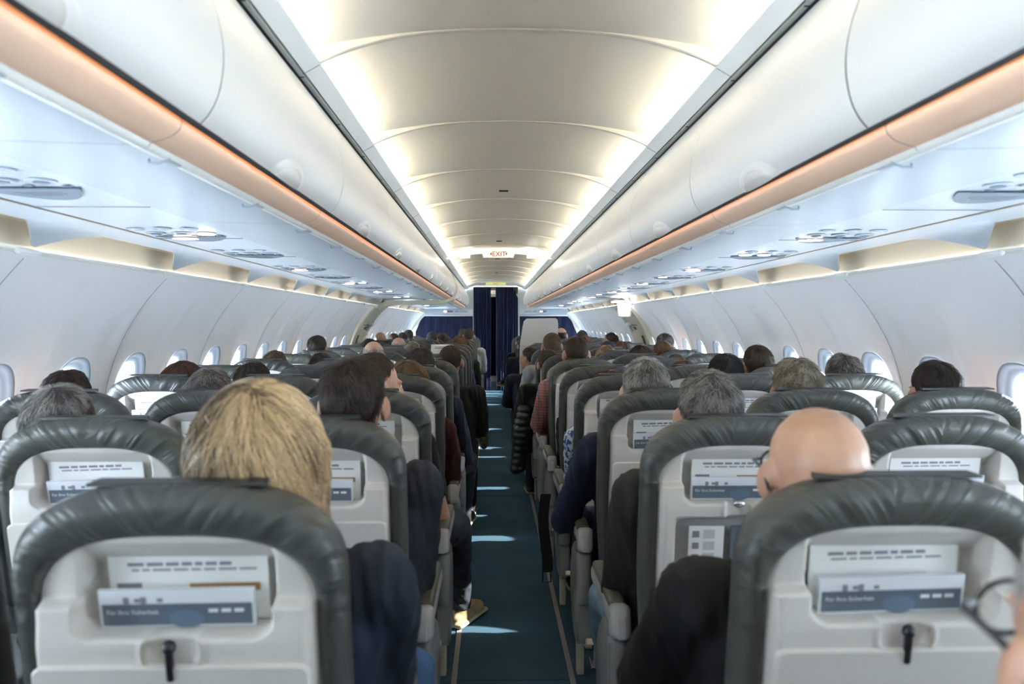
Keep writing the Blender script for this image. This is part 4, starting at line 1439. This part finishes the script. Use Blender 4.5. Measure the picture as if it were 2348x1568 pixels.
def plaid():
    m = mat('cloth_plaid', (.42, .13, .07), .85)
    nt = m.node_tree; b = nt.nodes['Principled BSDF']
    tc = nt.nodes.new('ShaderNodeTexCoord')
    sep = nt.nodes.new('ShaderNodeSeparateXYZ'); nt.links.new(tc.outputs['Object'], sep.inputs[0])
    prev = None
    col = (.42, .14, .08, 1)
    for ax, f, c, wd in (('Z', 26, (.10, .13, .24, 1), .22), ('Y', 30, (.10, .13, .24, 1), .22), ('Z', 52, (.60, .34, .26, 1), .15), ('X', 28, (.09, .12, .22, 1), .2)):
        mu = nt.nodes.new('ShaderNodeMath'); mu.operation = 'MULTIPLY'; mu.inputs[1].default_value = f
        fr = nt.nodes.new('ShaderNodeMath'); fr.operation = 'FRACT'
        lt_ = nt.nodes.new('ShaderNodeMath'); lt_.operation = 'LESS_THAN'; lt_.inputs[1].default_value = wd
        sc = nt.nodes.new('ShaderNodeMath'); sc.operation = 'MULTIPLY'; sc.inputs[1].default_value = .7
        mx = nt.nodes.new('ShaderNodeMix'); mx.data_type = 'RGBA'
        nt.links.new(sep.outputs[ax], mu.inputs[0]); nt.links.new(mu.outputs[0], fr.inputs[0]); nt.links.new(fr.outputs[0], lt_.inputs[0]); nt.links.new(lt_.outputs[0], sc.inputs[0]); nt.links.new(sc.outputs[0], mx.inputs[0])
        if prev is None:
            mx.inputs[6].default_value = col
        else:
            nt.links.new(prev.outputs[2], mx.inputs[6])
        mx.inputs[7].default_value = c
        prev = mx
    nt.links.new(prev.outputs[2], b.inputs['Base Color'])
    return m
CL['plaid'] = plaid()

_cache = {}
def cached(key, fn):
    if key not in _cache:
        _cache[key] = fn()
    return _cache[key]
POSES = {
    'narrow': pose(shR=(.160, .25, .985), shL=(-.160, .25, .985), elR=(.165, .37, .72), elL=(-.165, .37, .72)),
    'rest': pose(),
    'left_aisle': pose(elR=(.215, .36, .725), wrR=(.13, .58, .66)),
    'right_aisle': pose(elL=(-.240, .36, .725), wrL=(-.13, .58, .66)),
    'blond': pose(elR=(.170, .40, .76), wrR=(.04, .60, .70), knR=(.185, .66, .640), anR=(.16, .80, .14), toR=(.17, .97, .05), bulk=1.10),
    'suit': pose(shR=(.165, .25, .985), elR=(.140, .35, .70), wrR=(.04, .58, .66), bulk=1.06),
    'tshirt': pose(yaw=.95, head=(.02, .20, 1.212), elR=(.250, .37, .670), wrR=(.08, .60, .69), sleeve=.55, knR=(.295, .74, .560), anR=(.300, 1.03, .105), toR=(.375, 1.18, .040)),
    'kneeout': pose(elR=(.25, .40, .66), wrR=(.20, .62, .64), knR=(.255, .78, .575), anR=(.23, .98, .20), toR=(.26, 1.14, .12), bulk=1.05),
    'bald': pose(elL=(-.235, .42, .76), wrL=(-.10, .62, .70), bulk=1.08, yaw=.05),
    'charcoal': pose(elL=(-.205, .37, .675), wrL=(-.15, .60, .66), knL=(-.195, .71, .535), anL=(-.16, .83, .10), toL=(-.17, 1.0, .035), bulk=1.08),
    'elbowout': pose(elL=(-.285, .38, .680), wrL=(-.10, .50, .665), bulk=1.02),
    'looking_left': pose(yaw=-.9), 'look_right': pose(yaw=.5), 'lean': pose(tilt=-.12),
    'turned': pose(yaw=.08),
    'crossed': pose(elL=(-.25, .36, .72), knL=(-.10, .72, .62), anL=(-.30, .80, .50), toL=(-.36, .94, .46)),
}
def glasses_mesh():
    mb = MB()
    for s in (-1, 1):
        rim = [(s * (.034 + .027 * math.cos(a)), .104 - .004 * math.cos(a), .006 + .021 * math.sin(a)) for a in np.linspace(0, 2 * math.pi, 21)]
        mb.tube(rim, .0024, 6)
        mb.tube([(s * .061, .100, .012), (s * .078, .085, .012), (s * .084, .02, .010), (s * .087, -.012, .004), (s * .084, -.026, -.020)], [.003, .003, .0032, .0036, .0036], 6)
    mb.tube([(-.010, .106, .010), (0, .110, .013), (.010, .106, .010)], .0022, 6)
    return mb.mesh('glasses', M_black)
def person(label, xp, yp, k, ps='rest', style='short', color='brown', top='navy', legs='jeans', shoe=None, strands=0, skin=None, glasses=False, seed=1, hat=None,
           y=None, L=None, rad=None, messy=.25, part=0.0, dy=0.0, group=None):
    p = POSES[ps]
    skin = skin or M_skin
    y0 = row_y(k) if y is None else y
    y0 += dy
    hy = p['head'][1]
    d = y0 + hy
    X = (xp - VX) * d / F + CX
    Z = CZ - (yp - VY) * d / F
    extra = {'short': .010, 'grey': .012, 'buzz': .004, 'long': .02, 'bob': .02}.get(style, 0)
    s = (Z - extra) / (p['head'][2] + .114)
    s = min(max(s, .84), 1.06)
    if abs(X) > 1.35 and ps == 'rest':
        ps = 'narrow'
        p = POSES[ps]
    X = max(-1.57, min(1.57, X))
    o = link('person', cached(('body', ps, skin.name), lambda: body_mesh(p, skin)), None, (X - p['head'][0] * s, y0 + (1 - s) * hy, 0))
    o.scale = (s, s, s)
    tag(o, label, 'person', group)
    t = link('top', cached(('top', ps, top), lambda: top_mesh(p, CL[top])), o)
    l = link('trousers', cached(('legs', ps, legs), lambda: legs_mesh(p, CL[legs])), o)
    for q in 'RL':
        sm_ = shoe or 'black'
        mm = {'black': mat('black_shoe', (.012, .012, .012), .5), 'tan': ramp_mat('tan_shoe', [(.35, (.25, .19, .10)), (.65, (.34, .29, .12))], scale=12, rough=.7), 'brown': mat('brown_shoe', (.12, .055, .022), .5)}[sm_]
        link('shoe', cached(('shoe', ps, sm_, q), lambda: shoe_mesh(p, q, mm)), o)
    Hm = Matrix.Translation(p['head']) @ head_mat(p).to_4x4()
    if hat:
        q = MB()
        P = []
        for t_ in np.linspace(0, 1, 14):
            row = []
            for j in range(40):
                az = 2 * math.pi * j / 40
                pol = .01 + t_ * (1.30 + .22 * float(sm(1.0, 2.6, abs((az + math.pi) % (2 * math.pi) - math.pi))))
                row.append(HC + hdir(pol, az) * (hrad(pol, az) + .012))
            P.append(row)
        q.grid(np.array([[tuple(v) for v in r_] for r_ in P]), closed_v=True)
        q.ell((0, .115, .045), (.07, .075, .006), rot=Matrix.Rotation(-.2, 3, 'X'))
        ho = link('cap', cached(('hat', hat), lambda: q.mesh('cap', CL[hat], angle=None)), o)
        ho.matrix_local = Hm
    if style != 'bald':
        ho = link('hair', cached(('cap', style, color, seed % 3), lambda: hair_cap_mesh(style, HCAP[color], seed % 3)), o)
        ho.matrix_local = Hm
        if strands:
            LL = L or {'short': .024, 'grey': .030, 'buzz': .007, 'long': .11, 'bob': .085, 'ring': .016}[style]
            st = link('hair_strands', hair_strands(style, strands, seed, LL, rad or {'long': .0007, 'bob': .0008}.get(style, .00055), HM[color], messy, part), ho)
            st['kind'] = 'stuff'
    if glasses:
        g = link('glasses', cached('glasses', glasses_mesh), o)
        g.matrix_local = Hm
    for s_ in (-1, 1):
        e = link('eye', cached(('eye', s_), lambda: MB().ell((s_ * .030, .0855, .004), (.0105, .0075, .007)).mesh('eye', M_eye)), o)
        e.matrix_local = Hm
    return o

# nearest passengers
person('passenger with a thick blond bob in a navy jacket, lower left', 600, 868, 0, 'blond', 'bob', 'blond', 'navy', 'bluejeans', strands=9000, seed=11, L=.115, rad=.0009, messy=.30, part=-.22)
person('bald man with black glasses in a black jacket, lower right', 1880, 937, 0, 'bald', 'bald', top='black', legs='black', skin=M_skin2, glasses=True, y=1.05)
person('grey haired passenger with dark glasses cut off by the right edge', 2690, 1115, 0, 'turned', 'grey', 'lightgrey', 'charcoal', 'jeans', y=.30, strands=3500, glasses=True, seed=12)
# left of the aisle
person('man with short dark brown hair in a navy suit, second row left', 812, 822, 1, 'suit', 'short', 'darkbrown', 'suit', 'suit', strands=9000, seed=21, L=.022)
person('grey haired man with glasses in the second row, far left', 157, 882, 1, 'rest', 'grey', 'grey', 'grey', 'jeans', strands=6000, seed=22, glasses=True)
person('passenger in a black T-shirt turned to the right, leg out in the aisle', 862, 812, 2, 'tshirt', 'short', 'brown', 'black', 'jeans', shoe='tan', strands=5000, seed=23, skin=M_skin2)
person('man with dark grey thinning hair in the third row, left middle seat', 490, 845, 2, 'rest', 'short', 'darkgrey', 'navy', 'jeans', strands=4500, seed=24)
person('dark haired passenger by the left window in the third row', 150, 848, 2, 'rest', 'short', 'darkbrown', 'grey', 'jeans', strands=4500, seed=25)
person('auburn haired passenger by the left window in the fourth row', 428, 828, 3, 'rest', 'long', 'auburn', 'brown', 'jeans', strands=4000, seed=26)
person('dark haired passenger in the fourth row, left middle seat', 590, 831, 3, 'look_right', 'short', 'darkbrown', 'black', 'jeans', strands=3000, seed=27)
person('woman with long brown hair and a maroon sweater, fourth row left aisle seat', 934, 826, 3, 'left_aisle', 'long', 'lightbrown', 'maroon', 'jeans', strands=5000, seed=28)
person('man in a dark blue jacket with his knee out in the aisle', 965, 798, 4, 'kneeout', 'short', 'darkbrown', 'darkblue', 'jeans', strands=2500, seed=29)
person('crop haired man in a black jacket leaning into the aisle', 1033, 792, 5, 'left_aisle', 'buzz', 'brown', 'black', 'black', strands=5000, seed=30, skin=M_skin2)
person('passenger with a dark balding crown, sixth row left middle seat', 740, 808, 5, 'rest', 'short', 'darkbrown', 'grey', 'jeans', strands=1500, seed=31)
person('passenger with sandy brown hair by the left window, sixth row', 635, 803, 5, 'rest', 'short', 'sand', 'brown', 'jeans', strands=1500, seed=32)
person('balding grey man in the seventh row, left middle seat', 858, 783, 6, 'rest', 'ring', 'lightgrey', 'navy', 'jeans', strands=1500, seed=33, skin=M_skin2)
person('passenger in an orange top beside the aisle on the left', 1010, 805, 7, 'left_aisle', 'long', 'brown', 'orange', 'jeans', strands=1200, seed=34)
person('dark haired man by the left window before the exit door', 730, 770, 7, 'rest', 'short', 'darkbrown', 'navy', 'jeans', strands=2500, seed=35)
person('passenger with dull blond hair, ninth row left', 946, 783, 8, 'rest', 'short', 'goldgrey', 'grey', 'jeans', strands=1500, seed=36)
person('white haired passenger with a pink scalp, tenth row left', 915, 774, 9, 'rest', 'ring', 'lightgrey', 'grey', 'jeans', strands=1200, seed=37, skin=M_skin2)
person('dark brown haired passenger beside the cream exit door on the left', 848, 776, 9, 'rest', 'long', 'brown', 'black', 'jeans', strands=800, seed=38)
person('passenger with a purple sleeve at the left edge of the aisle', 1040, 790, 9, 'left_aisle', 'short', 'brown', 'purple', 'jeans', seed=39)
person('golden haired passenger in green, left of the aisle', 1054, 769, 10, 'left_aisle', 'long', 'ginger', 'green', 'jeans', strands=800, seed=40)
person('bald man by the left window past the exit door', 873, 762, 12, 'rest', 'bald', top='grey', skin=M_skin2)
person('passenger with reddish grey hair second past the exit door on the left', 904, 764, 13, 'rest', 'short', 'sand', 'grey', 'jeans', seed=41)
person('passenger with brown hair third past the exit door on the left', 925, 762, 14, 'rest', 'short', 'brown', 'grey', 'jeans', seed=42)
person('dark haired passenger in front of the left divider curtain edge', 938, 756, 15, 'rest', 'short', 'darkbrown', 'black', 'jeans', seed=43)
person('dark grey haired passenger under the left divider curtain', 991, 760, 13, 'rest', 'short', 'darkgrey', 'black', 'jeans', seed=44)
person('brown long haired passenger under the left divider curtain', 1015, 762, 14, 'rest', 'long', 'brown', 'brown', 'jeans', seed=45)
person('crop haired man in a white shirt near the aisle curtain, left', 1075, 753, 13, 'left_aisle', 'buzz', 'brown', 'white', 'jeans', seed=46, strands=800, skin=M_skin2)
person('dark haired passenger beside the crop haired man at the curtain', 1062, 754, 15, 'rest', 'short', 'darkgrey', 'black', 'jeans', seed=47)
# right of the aisle
person('man with greying dark hair in a charcoal sweater and pale jeans, right', 1627, 852, 1, 'charcoal', 'short', 'darkgrey', 'charcoal', 'lightjeans', strands=9000, seed=51, L=.022)
person('grey haired man in a royal blue sweater with his elbow in the aisle', 1480, 823, 2, 'elbowout', 'grey', 'grey', 'blue_sweater', 'bluejeans', strands=6000, seed=52)
person('passenger with bushy blond grey hair, third row right middle seat', 1830, 824, 2, 'rest', 'grey', 'goldgrey', 'grey', 'jeans', strands=6000, seed=53, messy=.5)
person('dark haired passenger by the right window in the third row', 2155, 830, 2, 'rest', 'short', 'darkbrown', 'blue_sweater', 'jeans', strands=6000, seed=54)
person('passenger with a black cap of hair, fourth row right middle seat', 1666, 813, 3, 'rest', 'short', 'black', 'black', 'jeans', strands=5000, seed=55)
person('passenger with tousled grey brown hair by the right window, fourth row', 1940, 815, 3, 'rest', 'grey', 'darkgrey', 'grey', 'jeans', strands=5000, seed=56, messy=.5)
person('small passenger in a blue and white print blouse, fourth row right aisle', 1397, 848, 3, 'narrow', 'long', 'lightbrown', 'print', 'jeans', strands=1500, seed=57)
person('small passenger in a black top behind the print blouse, fifth row right', 1358, 845, 4, 'narrow', 'long', 'brown', 'black', 'jeans', strands=800, seed=58)
person('passenger with ginger blond hair, fifth row right middle seat', 1571, 826, 4, 'rest', 'long', 'ginger', 'grey', 'jeans', strands=1500, seed=59)
person('brown haired man by the right window in the fifth row', 1741, 793, 4, 'rest', 'short', 'brown', 'navy', 'jeans', strands=4000, seed=60)
person('crop haired man in an orange plaid shirt right of the aisle', 1322, 772, 5, 'right_aisle', 'buzz', 'brown', 'plaid', 'jeans', strands=6000, seed=61, skin=M_skin2)
person('passenger with light brown hair, sixth row right middle seat', 1552, 813, 5, 'rest', 'short', 'sand', 'grey', 'jeans', strands=800, seed=62)
person('brown haired passenger in black leaning out behind the plaid shirt', 1257, 802, 6, 'right_aisle', 'short', 'brown', 'black', 'jeans', strands=2500, seed=63)
person('passenger with long brown hair, seventh row right middle seat', 1471, 792, 6, 'rest', 'long', 'brown', 'grey', 'jeans', strands=1200, seed=64)
person('crop haired ginger man in a light grey sweater right of the aisle', 1266, 763, 7, 'right_aisle', 'buzz', 'sand', 'grey', 'jeans', strands=4000, seed=65, skin=M_skin2)
person('curly blond passenger behind the navy cap on the right', 1392, 791, 7, 'rest', 'long', 'blond', 'grey', 'jeans', strands=1000, seed=66)
person('reddish brown haired passenger by the right window, eighth row', 1520, 782, 7, 'rest', 'short', 'ginger', 'black', 'jeans', strands=1800, seed=67)
person('dark bearded man leaning into the aisle before the white cloth cover', 1212, 797, 8, 'looking_left', 'short', 'darkbrown', 'darkblue', 'jeans', strands=1200, seed=68)
person('passenger in a dark navy cap on the right', 1395, 783, 8, 'rest', 'buzz', 'brown', 'navy', 'jeans', hat='navy', seed=69)
person('tousled grey brown haired man by the right window, ninth row', 1543, 765, 8, 'rest', 'grey', 'darkgrey', 'grey', 'jeans', strands=1800, seed=70)
person('passenger with curly ginger hair before the right exit door', 1427, 782, 9, 'rest', 'long', 'ginger', 'brown', 'jeans', strands=600, seed=71)
person('sandy red haired passenger, eleventh row right', 1341, 769, 10, 'rest', 'short', 'ginger', 'grey', 'jeans', strands=600, seed=72)
person('brown haired passenger with face turned left before the exit door', 1400, 763, 11, 'looking_left', 'short', 'brown', 'grey', 'jeans', strands=600, seed=73, skin=M_skin2)
person('brown haired passenger under the right divider curtain', 1335, 757, 12, 'rest', 'short', 'brown', 'black', 'jeans', seed=74)
person('balding man beside the white cloth cover', 1287, 752, 13, 'rest', 'ring', 'brown', 'black', 'jeans', seed=75, strands=600, skin=M_skin2)
person('passenger in dark blue just past the white cloth cover', 1200, 775, 12, 'right_aisle', 'short', 'darkbrown', 'darkblue', 'jeans', seed=76)
person('passenger with a brown boot crossed out into the aisle', 1195, 770, 14, 'crossed', 'short', 'black', 'black', 'black', shoe='brown', seed=77)

# ------------------------------------------------------------------ loose things in the aisle
def puffer():
    mb = MB()
    c = px(1198, 1000, 6.0)
    for i in range(10):
        z = .755 - i * .050
        w = .082 + .014 * math.sin(.5 + i * .5)
        x = c[0] + .045 - i * .0085
        mb.ell((x, 6.02, z), (w, .12, .046))
        mb.ell((x - .02, 5.96, z - .006), (w * .75, .085, .044))
    mb.ell((c[0] + .06, 6.05, .79), (.06, .10, .05))
    me = union_mesh('jacket', mb, mat('black_quilted_nylon', (.010, .010, .011), .45, bump=(40, .5, .006)), .008, 2)
    return me
j = link('puffer_jacket', puffer())
tag(j, 'black quilted puffer jacket hanging into the aisle on the right', 'jacket')
bp = empty('backpack', px(1106, 1000, 6.35))
q = MB(); q.ell((0, 0, .04), (.045, .09, .13)); q.ell((.012, -.03, -.03), (.040, .07, .075))
link('bag', union_mesh('bag', q, ramp_mat('camouflage', [(.38, (.03, .03, .022)), (.5, (.10, .10, .06)), (.6, (.055, .038, .03))], scale=25, rough=.85), .008, 3), bp)
MB().tube([(.03, -.085, .15), (.045, -.10, .05), (.04, -.09, -.06)], .008, 6).obj('strap', mat('olive_strap', (.07, .07, .045), .8), bp)
tag(bp, 'camouflage backpack hanging at the left edge of the aisle', 'backpack')
sbelt = SEATS[(1, 'A', 3)]
q = MB()
for i in range(8):
    t = i / 7
q.grid(np.array([[(-.33 - .012 * math.sin(5 * t) + a, .44 + .05 * t, .56 - .40 * t) for a in (-.024, .024)] for t in np.linspace(0, 1, 12)]))
q.grid(np.array([[(-.325 - .012 * math.sin(5 * t) + a, .455 + .05 * t, .56 - .40 * t) for a in (-.024, .024)] for t in np.linspace(0, 1, 12)]), flip=True)
bl = q.obj('seat_belt', mat('black_webbing', (.012, .012, .012), .7), sbelt, angle=None)
q = MB(); q.tube([(-.34, .49, .17), (-.30, .49, .17), (-.30, .495, .11), (-.34, .495, .11), (-.34, .49, .17)], .004, 6)
q.obj('buckle', M_black, bl)
np_ = MB()
a = px(988, 790, 6.25); b_ = px(1040, 808, 6.25)
w = b_[0] - a[0]
np_.grid(np.array([[(a[0] + w * u, 6.25 + .02 * math.sin(5 * u) + .05 * t, 1.02 + (a[2] - 1.02) * t) for u in np.linspace(0, 1, 12)] for t in (0, .5, 1)]))
for i in range(2):
    np_.box((a[0] + w * .5, 6.292, a[2] - .018 - .012 * i), (w * .7, .002, .004), 1)
np_.ell((a[0] + w * .62, 6.29, a[2] - .045), (.016, .002, .016), mi=1)
o = np_.obj('newspaper', [M_paper, M_print], angle=None)
md = o.modifiers.new('thickness', 'SOLIDIFY'); md.thickness = .003
tag(o, 'white open newspaper held up behind a seat left of the aisle', 'newspaper')
